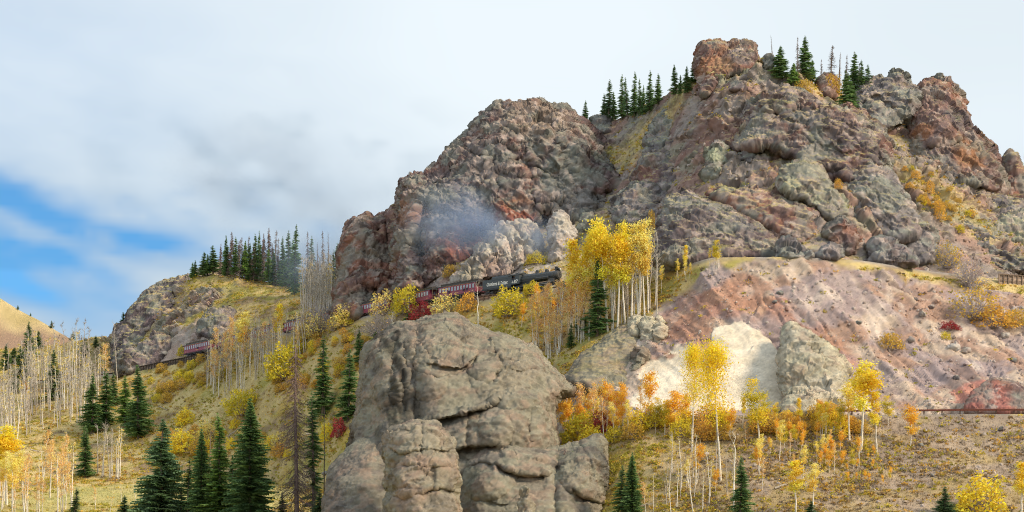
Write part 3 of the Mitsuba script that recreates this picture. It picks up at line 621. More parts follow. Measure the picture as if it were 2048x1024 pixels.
rock('rock_outcrop', [(1548, 378), (1562, 332), (1600, 318), (1640, 330), (1662, 370), (1694, 400), (1704, 432), (1682, 452), (1645, 436), (1598, 405)],
     376, 384, 5, 5, 'lichen', 'lichen grey crag below the cave', 'rock outcrop', seed=178, strike=-45, step=0.16, amp=0.8, grass=0.5, blobs=[bl(1660, 420, 378, 4, (.25, .19, .185))])
rock('rock_outcrop', [(1645, 405), (1668, 370), (1700, 345), (1740, 334), (1780, 344), (1802, 380), (1842, 428), (1846, 472), (1800, 486), (1758, 474), (1700, 442)],
     374, 384, 5.5, 5, 'grey', 'grey pink hump of rock in the centre of the lower crags', 'rock outcrop', seed=181, strike=-50, step=0.16, amp=0.85, grass=0.4, blobs=[bl(1740, 360, 380, 4, (.36, .29, .26)), bl(1800, 440, 375, 4, (.33, .32, .29))])
rock('boulder', [(1648, 470), (1660, 440), (1690, 432), (1712, 445), (1722, 480), (1705, 512), (1680, 512), (1662, 492)], 362, 367, 3.6, 3.5, 'brick', 'smooth rust coloured boulder in the gap above the old road edge', 'boulder', seed=184, step=0.14, style='boulder', csize=1.4, wob=0.3, grass=0, blobs=[bl(1690, 480, 360, 3, (.38, .22, .17))])
rock('boulder', [(1622, 518), (1638, 498), (1672, 490), (1692, 496), (1692, 516), (1660, 524)], 354, 357, 2.4, 2, 'grey', 'flat topped grey boulder lying at the old road edge', 'boulder', seed=186, step=0.14, style='boulder', csize=1.2, wob=0.25, grass=0)
rock('boulder', [(1735, 525), (1738, 490), (1760, 473), (1800, 485), (1835, 510), (1845, 533), (1790, 532)], 357, 363, 3.2, 3, 'grey', 'broad pinkish grey boulder above the old road edge right of the gap', 'boulder', seed=188, step=0.14, style='boulder', csize=1.5, wob=0.3, grass=0)
rock('boulder', [(1545, 520), (1552, 490), (1570, 478), (1600, 488), (1625, 505), (1622, 520), (1580, 522)], 355, 360, 2.6, 2.5, 'grey', 'blocky grey boulder between the dark crag and the flat topped boulder', 'boulder', seed=190, step=0.14, style='boulder', csize=1.3, wob=0.3, grass=0)
rock('boulder', [(1405, 345), (1412, 305), (1425, 285), (1445, 290), (1468, 318), (1470, 345), (1440, 362), (1415, 360)], 384, 389, 3.2, 3, 'lichen', 'pale green lichen covered boulder in the middle of the mountain', 'boulder', seed=192, step=0.14, style='boulder', csize=1.4, wob=0.4, grass=0, blobs=[bl(1435, 315, 384, 3, (.40, .43, .30))])
rock('boulder', [(1475, 322), (1480, 295), (1500, 275), (1520, 290), (1530, 320), (1500, 335)], 386, 389, 2.4, 2.4, 'grey', 'grey boulder to the right of the lichen covered boulder', 'boulder', seed=194, step=0.15, style='boulder', csize=1.3, wob=0.4, grass=0.2)
rock('rock_outcrop', [(1865, 480), (1880, 445), (1920, 430), (1950, 450), (1975, 470), (2000, 500), (2060, 520), (2080, 548), (2000, 546), (1940, 535), (1895, 512)], 372, 380, 4, 4, 'grey', 'dark grey ribs of rock above the timber crib wall', 'rock outcrop', seed=196, strike=-40, step=0.17, amp=0.8, grass=0.6)
rock('rock_outcrop', [(1962, 475), (1975, 448), (2010, 432), (2060, 430), (2090, 460), (2085, 492), (2030, 490), (1990, 492)], 384, 390, 3.5, 4, 'lichen', 'lichen green outcrop by the right edge above the grey ribs', 'rock outcrop', seed=198, step=0.17, amp=0.8, grass=0.5)
rock('rock_outcrop', [(1880, 420), (1900, 380), (1950, 372), (2010, 392), (2060, 410), (2080, 440), (2010, 445), (1950, 440)], 390, 398, 4, 4, 'grey', 'grey broken crag at the foot of the broad reddish tower', 'rock outcrop', seed=200, strike=-35, step=0.17, amp=0.85, grass=0.5)
rock('rock_outcrop', [(1800, 520), (1808, 470), (1822, 440), (1850, 440), (1872, 470), (1875, 515), (1840, 535)], 366, 371, 3, 3, 'grey', 'upright grey rock beside the ochre bush above the old road edge', 'rock outcrop', seed=202, step=0.15, amp=0.6, grass=0.3)
rock('rock_outcrop', [(1630, 178), (1632, 160), (1646, 146), (1660, 150), (1672, 168), (1676, 200), (1650, 200)], 404, 407, 2.5, 2.5, 'brick', 'small red rock stack below the dead trees of the ridge', 'rock outcrop', seed=204, step=0.17, amp=0.5, wob=0.4, grass=0.1)
rock('rock_outcrop', [(1452, 182), (1458, 168), (1485, 160), (1508, 165), (1508, 180), (1480, 186)], 400, 402, 2, 2.2, 'maroon', 'low dark red ledge in the summit grass', 'rock outcrop', seed=206, step=0.17, amp=0.4, wob=0.3, grass=0.2)
rock('boulder', [(1566, 192), (1572, 174), (1590, 172), (1604, 182), (1612, 200), (1590, 204)], 401, 404, 2, 2, 'grey', 'grey rock above the cave crag at the edge of the summit grass', 'boulder', seed=208, style='boulder', wob=0.3, grass=0)

# the tan rocks in the foreground
rock('tan_rock', [(700, 900), (712, 850), (718, 800), (715, 760), (724, 720), (742, 690), (765, 670), (782, 650), (812, 640), (842, 635), (880, 628), (910, 628), (932, 640), (960, 656), (990, 660), (1022, 668), (1060, 690), (1090, 715), (1112, 738), (1140, 766), (1150, 784), (1115, 792), (1104, 822), (1112, 870), (1118, 905), (1060, 950), (930, 960), (800, 960)],
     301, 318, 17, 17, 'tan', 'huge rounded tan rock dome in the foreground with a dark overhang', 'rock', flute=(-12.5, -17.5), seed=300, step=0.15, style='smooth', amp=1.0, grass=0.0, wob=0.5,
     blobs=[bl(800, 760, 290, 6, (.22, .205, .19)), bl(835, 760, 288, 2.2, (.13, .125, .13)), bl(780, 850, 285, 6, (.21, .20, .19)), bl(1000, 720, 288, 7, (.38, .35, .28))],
     ledges=[([(862, 842), (930, 825), (975, 813), (1008, 796)], 3.2, 2.6), ([(895, 903), (925, 892), (980, 888), (1000, 886)], 2.6, 2.5), ([(850, 722), (880, 733), (925, 736), (962, 700)], 1.3, 1.6), ([(1015, 735), (1040, 742), (1070, 736)], .8, 1.0), ([(730, 730), (750, 700), (775, 690)], .7, 1.2)],
     cracks=[([(960, 655), (985, 690), (1005, 730), (1000, 745), (985, 770)], .8, .35), ([(925, 738), (950, 760), (975, 772), (1000, 745)], .6, .3), ([(1050, 690), (1085, 720), (1098, 748)], .8, .4), ([(1088, 745), (1100, 790), (1108, 840)], .9, .4), ([(836, 662), (832, 740), (834, 850)], 1.7, .9), ([(792, 685), (784, 740), (786, 810)], 1.1, .5),
             ([(766, 690), (750, 740), (744, 810)], 1.2, .6), ([(812, 700), (807, 760), (809, 820)], .8, .4), ([(938, 832), (936, 870), (932, 900)], .7, .35), ([(1060, 820), (1058, 885)], .5, .3), ([(850, 690), (860, 715), (872, 730)], .7, .4), ([(900, 640), (925, 660), (930, 690), (922, 735)], .5, .3)],
     bumps=[(885, 690, 6, 2.6), (1030, 730, 8, 1.5), (1040, 855, 6.5, 3.6), (960, 865, 5, 2.0), (760, 760, 5, 1.5), (855, 770, 3, 1.2)])
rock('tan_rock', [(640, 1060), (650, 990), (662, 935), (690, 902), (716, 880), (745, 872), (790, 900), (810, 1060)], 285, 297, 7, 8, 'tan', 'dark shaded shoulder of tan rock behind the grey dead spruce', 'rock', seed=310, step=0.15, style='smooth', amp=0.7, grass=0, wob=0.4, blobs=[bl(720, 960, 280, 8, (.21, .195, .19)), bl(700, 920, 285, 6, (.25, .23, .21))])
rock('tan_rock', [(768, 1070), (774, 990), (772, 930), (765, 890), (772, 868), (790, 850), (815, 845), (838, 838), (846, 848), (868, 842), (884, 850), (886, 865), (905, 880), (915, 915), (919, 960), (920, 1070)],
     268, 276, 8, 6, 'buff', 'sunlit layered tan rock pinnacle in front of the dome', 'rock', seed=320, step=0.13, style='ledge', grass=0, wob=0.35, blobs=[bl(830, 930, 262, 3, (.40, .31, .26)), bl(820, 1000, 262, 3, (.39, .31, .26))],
     ledges=[([(766, 888), (800, 905), (850, 898), (918, 904)], 1.0, 1.0), ([(800, 925), (850, 935), (918, 930)], .6, .8), ([(835, 988), (880, 974), (920, 984)], 1.3, 1.0), ([(772, 985), (800, 992), (835, 988)], .8, .9), ([(772, 868), (800, 858), (838, 862)], .6, .7)], cracks=[([(843, 842), (842, 870), (843, 905)], .9, .3), ([(884, 852), (880, 880), (882, 905)], .7, .3), ([(868, 940), (865, 980)], .4, .25)])
rock('tan_rock', [(905, 1070), (912, 960), (935, 920), (975, 890), (1010, 880), (1060, 893), (1110, 900), (1150, 890), (1180, 872), (1200, 865), (1214, 880), (1218, 920), (1215, 970), (1205, 1010), (1190, 1070)],
     283, 293, 10, 9, 'tan', 'long tan rock mass with a blunt horn at its right end', 'rock', seed=330, step=0.14, style='smooth', amp=0.85, grass=0, wob=0.4, bumps=[(1060, 915, 4, 1.6), (1170, 945, 4, 1.6), (970, 940, 5, 1.5)],
     ledges=[([(985, 925), (1020, 943), (1060, 952), (1105, 944)], 2.0, 1.6), ([(1142, 975), (1165, 990), (1190, 1000), (1210, 1003)], 2.2, 1.8), ([(925, 935), (960, 925), (990, 930)], 1.0, 1.2), ([(970, 1000), (1000, 1010), (1020, 1008)], .6, .8)], cracks=[([(1118, 898), (1112, 950), (1108, 1040)], 1.2, .6), ([(1160, 890), (1180, 920), (1185, 960)], .6, .3)])
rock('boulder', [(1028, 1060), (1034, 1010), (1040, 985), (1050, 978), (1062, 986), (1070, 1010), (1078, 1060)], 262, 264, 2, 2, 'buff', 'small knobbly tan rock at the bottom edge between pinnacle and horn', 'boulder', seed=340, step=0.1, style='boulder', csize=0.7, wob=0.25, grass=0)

# tan outcrop and pale mound in the cutting
rock('rock_outcrop', [(1125, 765), (1150, 722), (1180, 695), (1212, 672), (1240, 652), (1258, 640), (1282, 640), (1290, 665), (1296, 700), (1292, 728), (1278, 750), (1262, 778), (1200, 790)],
     316, 335, 6, 6, 'tan', 'smooth tan bank of rock left of the white clay scar', 'rock outcrop', seed=350, step=0.15, style='smooth', amp=0.6, grass=0.3, wob=0.5)
for k, (o, lab) in enumerate([([(1250, 668), (1254, 642), (1270, 632), (1288, 640), (1290, 664), (1272, 682)], 'leftmost of the three cracked tan blocks above the scar'),
                              ([(1280, 700), (1284, 660), (1292, 632), (1306, 632), (1314, 660), (1312, 690), (1298, 702)], 'middle one of the three cracked tan blocks above the scar'),
                              ([(1308, 690), (1310, 655), (1308, 634), (1322, 630), (1334, 648), (1332, 668), (1320, 686)], 'rightmost of the three cracked tan blocks above the scar')]):
    rock('boulder', o, 326, 332, 2.2, 1.8, 'sand', lab, 'boulder', seed=360 + k, step=0.1, style='boulder', csize=1.0, wob=0.15, grass=0)
rock('boulder', [(1255, 740), (1268, 705), (1285, 685), (1298, 700), (1296, 722), (1280, 742), (1266, 756)], 321, 326, 2.0, 1.8, 'tan', 'tan block leaning against the bank below the cracked blocks', 'boulder', seed=364, step=0.1, style='boulder', wob=0.2, grass=0)
rock('rock_outcrop', [(1548, 835), (1556, 770), (1557, 705), (1562, 668), (1580, 648), (1600, 650), (1632, 672), (1672, 702), (1694, 742), (1700, 790), (1690, 835)],
     306, 326, 5.5, 6, 'sand', 'pale knobbly mound of rock right of the white clay scar', 'rock outcrop', seed=370, step=0.13, style='boulder', csize=1.6, amp=0.7, grass=0, wob=0.4, blobs=[bl(1600, 700, 318, 5, (.40, .37, .30)), bl(1650, 790, 308, 4, (.52, .47, .38))])
rock('rock_outcrop', [(1930, 828), (1945, 785), (1980, 755), (2030, 762), (2070, 790), (2075, 830)], 306, 314, 2.2, 3, 'brick', 'broken brick red rock above the guardrail at the right edge', 'rock outcrop', seed=376, step=0.13, amp=0.5, wob=0.4, grass=0, csize=0.8, blobs=[bl(1980, 790, 308, 5, (.42, .17, .14))])
# loose stones that one can pick out on the slopes
STONES = [(1826, 680, 16, 'pale', 'egg shaped pale stone on the mauve bank of the cutting'), (1912, 755, 14, 'grey', 'blue grey round stone above the red clay'), (1908, 692, 26, 'pale', 'cluster sized pale stone below the red bush'), (1936, 698, 20, 'pale', 'pale stone at the right of the stone below the red bush'),
          (1865, 612, 12, 'grey', 'grey stone on the scree under the lilac bush'), (1832, 598, 10, 'grey', 'small stone high on the pink scree'), (1845, 630, 14, 'pale', 'flat pale stone in the pink scree chute'), (2012, 670, 18, 'pale', 'white stone under the ochre bushes by the right edge'),
          (2030, 720, 16, 'grey', 'grey stone low on the right scree'), (1990, 640, 12, 'pale', 'pale stone among the roots of the ochre bushes'), (1665, 860, 26, 'pale', 'pinkish pale boulder in the orange brush below the guardrail'), (1401, 919, 20, 'tan', 'brown egg shaped boulder among the bare aspens'),
          (1508, 931, 9, 'pale', 'small white stone on the mauve slope'), (1806, 938, 12, 'grey', 'grey stone right of the young aspens on the lower slope'), (1862, 950, 10, 'grey', 'grey stone on the open lower slope'), (2003, 858, 16, 'purple', 'dark stone below the guardrail near the right edge'),
          (520, 552, 26, 'lichen', 'lichen boulder on the knob crest under the conifers'), (1560, 585, 14, 'grey', 'grey stone at the top of the red clay band'), (1551, 604, 10, 'grey', 'dark grey stone low in the red clay band'), (1720, 645, 12, 'grey', 'grey stone in the middle of the cutting'),
          (380, 690, 14, 'pale', 'pinkish stone in the talus left of the last coach'), (330, 705, 16, 'pale', 'pink stone in the talus above the timber wall'), (980, 582, 12, 'pale', 'pale stone behind the front coach'), (1500, 460, 16, 'grey', 'grey stone perched on the rusty slab'), (1842, 890, 14, 'grey', 'grey stone under the young aspens beside the road'),
          (2040, 560, 14, 'grey', 'grey stone above the crib wall'), (660, 945, 14, 'grey', 'grey stone in the grass beside the tall dead spruce')]


def stone(c, r, seed):
    m = trimesh.creation.icosphere(3)
    v = m.vertices * np.array([1.0, 0.8, 0.7]) * r
    h, j, _ = crag(v + c, r * 0.9, seed, (1, 1, 1), 0.3, 0.6)
    v = v + m.vertices * (0.22 * r * h + 0.1 * r * sfbm(v + c, r * 0.5, 3, seed))[:, None]
    return v + c, np.array(m.faces)


for k, (a, q, w, pal, lab) in enumerate(STONES):
    g = ground(a, q + w * 0.3)
    r = w * g[1] / F / 2
    v, f = stone(g + [0, 0, r * 0.35], r, 400 + k)
    key = numbered('stone')
    scene[key] = mikit.ply((v, f), 'mat_ground', smooth=True, color=paint(v, vnormals(v, f), pal, 400 + k))
    tag(key, lab, 'stone')

# rubble: countless chips on the scree and the cutting
rng = np.random.default_rng(5)
ico = trimesh.creation.icosphere(1)
ico_v, ico_f = np.array(ico.vertices), np.array(ico.faces)
cand = np.nonzero((cut * (1 - scar) > 0.5) | ((talus + talus2) * upper > 0.4) | (up_x * (1 - g_up) > 0.6) | ((rb > 0.6) & (seg > 3) & (rng.random(len(seg)) < 0.3)))[0]
pick = rng.choice(cand, 8000, replace=False)
rr = 0.06 + 0.36 * rng.random(len(pick)) ** 6 + 0.1 * rng.random(len(pick))
sc = rr[:, None, None] * rng.uniform(0.6, 1.2, (len(pick), 1, 3)) * (1 + 0.25 * rng.uniform(-1, 1, (len(pick), len(ico_v), 1)))
rv = (ico_v[None] * sc + GV[pick][:, None]).reshape(-1, 3)
rf = (ico_f[None] + (np.arange(len(pick)) * len(ico_v))[:, None, None]).reshape(-1, 3)
base = lerp((.33, .28, .265), (.48, .43, .40), rng.random(len(pick)))
base = np.where((rng.random(len(pick)) < 0.6)[:, None], col[pick] * 1.0, base)
scene['rubble'] = mikit.ply((rv, rf), 'mat_ground', smooth=False, color=np.repeat(np.clip(base, .03, .8), len(ico_v), 0))
tag('rubble', 'loose stone chips scattered over the scree and the clay cutting', None, None, 'stuff')

print('open rocks', BAD)

# ------------------------------------------------------------------ plants: prototypes
def tube(pts, rad, sides=5):
    pts, rad = np.asarray(pts, float), np.asarray(rad, float)
    t = np.gradient(pts, axis=0)
    t /= np.linalg.norm(t, axis=1, keepdims=True) + 1e-9
    a = np.cross(t, [0.31, 0.95, 0.05])
    a /= np.linalg.norm(a, axis=1, keepdims=True) + 1e-9
    b = np.cross(t, a)
    an = np.arange(sides) * 2 * np.pi / sides
    v = (pts[:, None] + rad[:, None, None] * (np.cos(an)[None, :, None] * a[:, None] + np.sin(an)[None, :, None] * b[:, None])).reshape(-1, 3)
    i = np.arange((len(pts) - 1) * sides).reshape(-1, sides)
    j = np.roll(i, -1, 1)
    f = np.stack([i, j, j + sides, i + sides], -1).reshape(-1, 4)
    return v, np.vstack([f[:, [0, 1, 2]], f[:, [0, 2, 3]]])


def join(parts):
    """(vertices, triangles, colours) of many pieces as one mesh."""
    vs, fs, cs, n = [], [], [], 0
    for v, f, c in parts:
        vs.append(v); fs.append(np.asarray(f) + n); n += len(v)
        c = np.asarray(c, float)
        cs.append(np.tile(c, (len(v), 1)) if c.ndim == 1 else c)
    return np.vstack(vs), np.vstack(fs), np.vstack(cs)


def tris(a, b, c, col):
    """Separate triangles with one colour each."""
    v = np.stack([a, b, c], 1).reshape(-1, 3)
    return v, np.arange(len(v)).reshape(-1, 3), np.repeat(col, 3, 0)


def diamonds(p, size, rng, col, flat=0.0):
    """Small leaf-shaped faces of random turn."""
    u = rng.normal(size=p.shape)
    u[:, 2] *= (1 - flat)
    u /= np.linalg.norm(u, axis=1, keepdims=True)
    w = np.cross(u, rng.normal(size=p.shape))
    w /= np.linalg.norm(w, axis=1, keepdims=True)
    s = np.asarray(size)[:, None]
    v = np.stack([p - u * s, p + w * s * .62, p + u * s, p - w * s * .62], 1).reshape(-1, 3)
    i = np.arange(len(p))[:, None] * 4
    f = np.vstack([i + [0, 1, 2], i + [0, 2, 3]])
    return v, f, np.repeat(col, 4, 0)


def pal_pick(rng, n, pal, jit=0.16):
    pal = np.asarray(pal, float)
    w = rng.dirichlet(np.ones(len(pal)) * 0.6, n)
    return np.clip(w @ pal * (1 + jit * rng.normal(size=(n, 1))), 0.01, 0.95)


def group(name, **parts):
    scene[name] = {'type': 'shapegroup', **parts}


BARK = (.20, .16, .14)


def spruce(name, h, r, seed, pal, dens=1.0, droop=0.35, bare=0.04, power=0.85, gaps=0.0):
    rng = np.random.default_rng(seed)
    zs = np.linspace(0, 1, 12)
    sway = 0.012 * h * np.cumsum(rng.normal(size=(12, 2)), 0) / 3
    tp = np.stack([sway[:, 0] * zs, sway[:, 1] * zs, zs * h], -1)
    tv, tf = tube(tp, 0.017 * h * (1 - zs) ** 0.8 + 0.012, 6)
    n = int(330 * dens)
    t = bare + (1 - bare) * np.sort(rng.random(n)) ** 0.92
    t = np.round(t * 46) / 46 + rng.normal(size=n) * 0.010
    t = np.clip(t, bare, 0.995)
    ph = rng.random(n) * 2 * np.pi
    env = r * (1 - t) ** power * np.clip((t - bare + 0.06) / 0.14, 0.45, 1) + 0.02 * h * (1 - t) + 0.09
    lump = 0.58 + 0.8 * noise(np.stack([np.cos(ph) * 1.5, np.sin(ph) * 1.5, t * 9], -1), seed)
    L = env * lump * rng.uniform(0.72, 1.12, n)
    if gaps:
        keep = noise(np.stack([np.cos(ph) * 1.2, np.sin(ph) * 1.2, t * 7 + 40], -1), seed + 3) > gaps
        t, ph, L = t[keep], ph[keep], L[keep]
        n = len(t)
    d = np.stack([np.cos(ph), np.sin(ph), ph * 0], -1)
    sd = np.stack([-np.sin(ph), np.cos(ph), ph * 0], -1)
    up = np.array([0, 0, 1.0])
    dr = droop * rng.uniform(0.6, 1.4, n) * (1.25 - t)
    base = np.stack([np.interp(t, zs, tp[:, 0]), np.interp(t, zs, tp[:, 1]), t * h], -1)
    bc = pal_pick(rng, n, pal, 0.15)
    ps = []
    for s in np.linspace(0.16, 1.0, 7):
        q = base + d * (L * s)[:, None] + up * (L * (-dr * s + 0.35 * dr * s ** 2))[:, None]
        w = L * (0.36 * (1 - s) + 0.10) * rng.uniform(.7, 1.3, n) + 0.05
        for sg in (-1, 1):
            tip = q + sd * (sg * w)[:, None] + d * (w * 0.9)[:, None] - up * (w * rng.uniform(0.0, 0.55, n))[:, None]
            e = d * (L * 0.10 + 0.03)[:, None]
            ps.append(tris(q - e, tip, q + e + up * 0.02, bc * rng.uniform(0.85, 1.2, (n, 1))))
        tip = q + d * (0.12 * L)[:, None] - up * (w * 0.75)[:, None]
        e = d * (L * 0.11 + 0.03)[:, None]
        ps.append(tris(q - e, tip, q + e, bc * rng.uniform(0.8, 1.1, (n, 1))))
    v, f, c = join(ps)
    group(name, trunk=mikit.ply((tv, tf), 'mat_needle', smooth=True, color=np.tile(BARK, (len(tv), 1))), crown=mikit.ply((v, f), 'mat_leaf', smooth=False, color=np.clip(c * 2.5, .01, .9)))
    return h


def slivers(p, q, w, rng, col):
    """Thin twigs from p to q, each two crossed slender faces."""
    t = q - p
    a = np.cross(t, rng.normal(size=p.shape))
    a *= (np.asarray(w) / (np.linalg.norm(a, axis=1) + 1e-9))[:, None]
    b = np.cross(t, a)
    b *= (np.asarray(w) / (np.linalg.norm(b, axis=1) + 1e-9))[:, None]
    return join([tris(p - a, p + a, q, col), tris(p - b, p + b, q, col)])


def snag(name, h, r, seed, pal, n=150, droop=0.5, twig=7, trunk_r=0.014, top=1.0, power=0.75, bare=0.08, tw=0.02, tc=BARK):
    """A dead conifer: trunk, grey limbs and fine hanging twigs."""
    rng = np.random.default_rng(seed)
    zs = np.linspace(0, 1, 10)
    sway = 0.01 * h * np.cumsum(rng.normal(size=(10, 2)), 0) / 3
    tp = np.stack([sway[:, 0] * zs, sway[:, 1] * zs, zs * h], -1)
    tv, tf = tube(tp, trunk_r * h * (1 - zs * top) ** 0.8 + 0.015, 6)
    t = bare + (0.99 - bare) * rng.random(n)
    ph = rng.random(n) * 2 * np.pi
    L = (r * (1 - t) ** power + 0.15) * rng.uniform(0.4, 1.1, n)
    d = np.stack([np.cos(ph), np.sin(ph), ph * 0], -1)
    base = np.stack([np.interp(t, zs, tp[:, 0]), np.interp(t, zs, tp[:, 1]), t * h], -1)
    end = base + d * L[:, None] - np.array([0, 0, 1]) * (L * droop * rng.uniform(0.3, 1.3, n))[:, None]
    col = pal_pick(rng, n, pal)
    ps = [slivers(base, end, np.full(n, tw * 1.5), rng, col)]
    if twig:
        s = rng.uniform(0.25, 1, (n, twig))
        p = (base[:, None] + (end - base)[:, None] * s[..., None]).reshape(-1, 3)
        ln = (L[:, None] * rng.uniform(0.15, 0.45, (n, twig))).reshape(-1)
        dirn = np.repeat(d, twig, 0) * 0.5 + rng.normal(size=p.shape) * 0.6 + [0, 0, -0.45]
        ps.append(slivers(p, p + dirn * ln[:, None], np.full(len(p), tw * 0.75), rng, np.repeat(col, twig, 0)))
    v, f, c = join(ps)
    group(name, trunk=mikit.ply((tv, tf), 'mat_needle', smooth=True, color=np.tile(tc, (len(tv), 1))), crown=mikit.ply((v, f), 'mat_needle', smooth=False, color=c))
    return h


def aspen(name, h, r, seed, pal, leaves=1100, start=0.45, size=(.14, .26), bark=(.70, .66, .58), limbs=16, trunk_r=0.0105, lean=0.03, twigs=60, cluster=0.5, crook=0.0):
    rng = np.random.default_rng(seed)
    zs = np.linspace(0, 1, 14)
    sway = lean * h * (np.cumsum(rng.normal(size=(14, 2)), 0) / 4) + crook * rng.normal(size=(14, 2))
    tp = np.stack([sway[:, 0] * zs, sway[:, 1] * zs, zs * h * 0.97], -1)
    tv, tf = tube(tp, trunk_r * h * (1 - zs) ** 0.7 + 0.018, 6)
    tc = np.tile(bark, (len(tv), 1)) * (1 - 0.55 * (noise(np.stack([tv[:, 0] * 9, tv[:, 1] * 9, tv[:, 2] * 2.2], -1), seed) > 0.72))[:, None]
    n = limbs
    t = start + (0.97 - start) * np.sort(rng.random(n))
    ph = rng.random(n) * 2 * np.pi
    u = (t - start) / (1 - start)
    L = r * np.clip(np.sin(np.pi * np.clip(u * 0.8 + 0.22, 0, 1)), 0.25, 1) * rng.uniform(0.7, 1.15, n)
    d = np.stack([np.cos(ph), np.sin(ph), rng.uniform(0.35, 1.1, n)], -1)
    base = np.stack([np.interp(t, zs, tp[:, 0]), np.interp(t, zs, tp[:, 1]), t * h * 0.97], -1)
    end = base + d * L[:, None] * 0.9
    bcol = np.tile(np.asarray(bark) * 0.85, (n, 1))
    ps = [slivers(base, end, np.full(n, 0.035), rng, bcol)]
    if twigs:
        k = rng.integers(0, n, twigs)
        s = rng.uniform(0.2, 1, twigs)
        p = base[k] + (end - base)[k] * s[:, None]
        q = p + (d[k] * 0.6 + rng.normal(size=p.shape) * 0.55 + [0, 0, .35]) * (r * 0.35 * rng.uniform(.4, 1.2, twigs))[:, None]
        ps.append(slivers(p, q, np.full(twigs, 0.017), rng, np.tile(np.asarray(bark) * 0.72, (twigs, 1))))
    v, f, c = join(ps)
    parts = dict(trunk=mikit.ply((tv, tf), 'mat_needle', smooth=True, color=tc), crown=mikit.ply((v, f), 'mat_needle', smooth=False, color=c))
    if leaves:
        k = rng.integers(0, n, leaves)
        s = rng.uniform(0.05, 1.02, leaves)
        p = base[k] + (end - base)[k] * s[:, None] + rng.normal(size=(leaves, 3)) * cluster * r * 0.36 * np.array([1, 1, 0.8])
        lc = pal_pick(rng, n, pal, 0.10)[k] * rng.uniform(0.8, 1.2, (leaves, 1))
        v, f, c = diamonds(p, rng.uniform(*size, leaves), rng, np.clip(lc, .01, .9))
        parts['leaves'] = mikit.ply((v, f), 'mat_leaf', smooth=False, color=c)
    group(name, **parts)
    return h


def shrub(name, w, h, seed, pal, leaves=700, stems=40, twig=0, size=(.08, .155), stem_c=(.30, .26, .24), shell=0.35):
    rng = np.random.default_rng(seed)
    leaves = int(leaves * 1.6)
    n = stems
    ph, el = rng.random(n) * 2 * np.pi, np.arccos(rng.uniform(0.1, 1, n))
    d = np.stack([np.sin(el) * np.cos(ph) * w / 2, np.sin(el) * np.sin(ph) * w / 2, np.cos(el) * h], -1) * rng.uniform(0.75, 1.05, (n, 1))
    b = rng.normal(size=(n, 3)) * [w * .06, w * .06, 0]
    ps = [slivers(b, d, np.full(n, 0.03), rng, pal_pick(rng, n, [stem_c], 0.2))]
    if twig:
        k = rng.integers(0, n, twig)
        s = rng.uniform(0.35, 0.95, twig)
        p = b[k] + (d - b)[k] * s[:, None]
        q = p + (d[k] / np.linalg.norm(d[k], axis=1, keepdims=True) + rng.normal(size=p.shape) * 0.45) * (h * 0.22 * rng.uniform(.4, 1.2, twig))[:, None]
        ps.append(slivers(p, q, np.full(twig, 0.016), rng, pal_pick(rng, twig, [stem_c], 0.2)))
    v, f, c = join(ps)
    parts = dict(stems=mikit.ply((v, f), 'mat_needle', smooth=False, color=c))
    if leaves:
        ph, el = rng.random(leaves) * 2 * np.pi, np.arccos(rng.uniform(-0.15, 1, leaves))
        rr = (1 - shell * rng.random(leaves) ** 1.3)
        x = np.stack([np.sin(el) * np.cos(ph), np.sin(el) * np.sin(ph), np.cos(el)], -1)
        lum = 0.50 + 0.85 * noise(x * 2.6 + 9, seed)
        p = x * (rr * lum)[:, None] * [w / 2, w / 2, h * 0.92] + [0, 0, h * .1]
        p[:, 2] = np.maximum(p[:, 2], 0.05)
        lc = pal_pick(rng, leaves, pal, 0.16) * (0.8 + 0.45 * noise(x * 3.1 + 3, seed + 1))[:, None]
        v, f, c = diamonds(p, rng.uniform(*size, leaves), rng, np.clip(lc, .01, .9))
        parts['leaves'] = mikit.ply((v, f), 'mat_leaf', smooth=False, color=c)
    group(name, **parts)
    return h


G1 = [(.075, .125, .055), (.055, .098, .048), (.105, .155, .06)]
G2 = [(.10, .16, .055), (.15, .21, .065), (.08, .13, .055)]          # yellower
G3 = [(.075, .125, .07), (.11, .16, .09), (.06, .098, .056)]          # bluish
YEL = [(.95, .71, .06), (.95, .78, .14), (.94, .63, .045)]
PALE = [(.92, .74, .20), (.94, .80, .34), (.88, .64, .14)]
ORA = [(.92, .52, .06), (.90, .42, .07), (.93, .62, .10)]
PEA = [(.92, .62, .24), (.90, .52, .22), (.93, .70, .30)]
LIM = [(.55, .50, .06), (.70, .58, .06), (.42, .42, .07)]
GLD = [(.68, .46, .05), (.55, .36, .05), (.74, .56, .08)]
REDL = [(.33, .05, .06), (.42, .08, .07), (.26, .04, .06)]
WARM = [(.52, .34, .10), (.40, .27, .10), (.60, .42, .12)]

H = {}
for k, (hh, rr, pl, dn, drp, pw, gp) in enumerate([(14, 2.1, G1, 1.0, .45, .85, .18), (14, 1.55, G1, .9, .5, .75, .12), (14, 2.5, G1, 1.2, .4, .9, .15), (14, 1.9, G2, 1.0, .45, .8, .1), (14, 2.2, G3, 1.15, .4, .85, 0), (14, 1.35, G3, .8, .5, .7, .2)]):
    H[f'sp{k}'] = spruce(f'proto_spruce_{k}', hh, rr, 500 + k, pl, dn, drp, 0.04 + .02 * k, pw, gp + .08)
H['spb'] = spruce('proto_spruce_b', 18, 3.9, 520, G3, 2.0, .30, .06, 0.8, .30)       # broad open foreground tree
H['spn'] = spruce('proto_spruce_n', 20, 3.3, 521, G1, 2.4, .38, .04, 0.8, .12)       # tall foreground tree
H['spl'] = spruce('proto_spruce_l', 20, 2.6, 522, G2, 2.0, .38, .04, 0.8, .2)        # lighter foreground tree
H['sps'] = spruce('proto_spruce_s', 18, 1.6, 523, G1, 0.8, .55, .10, .5, .35)        # thin ragged tree
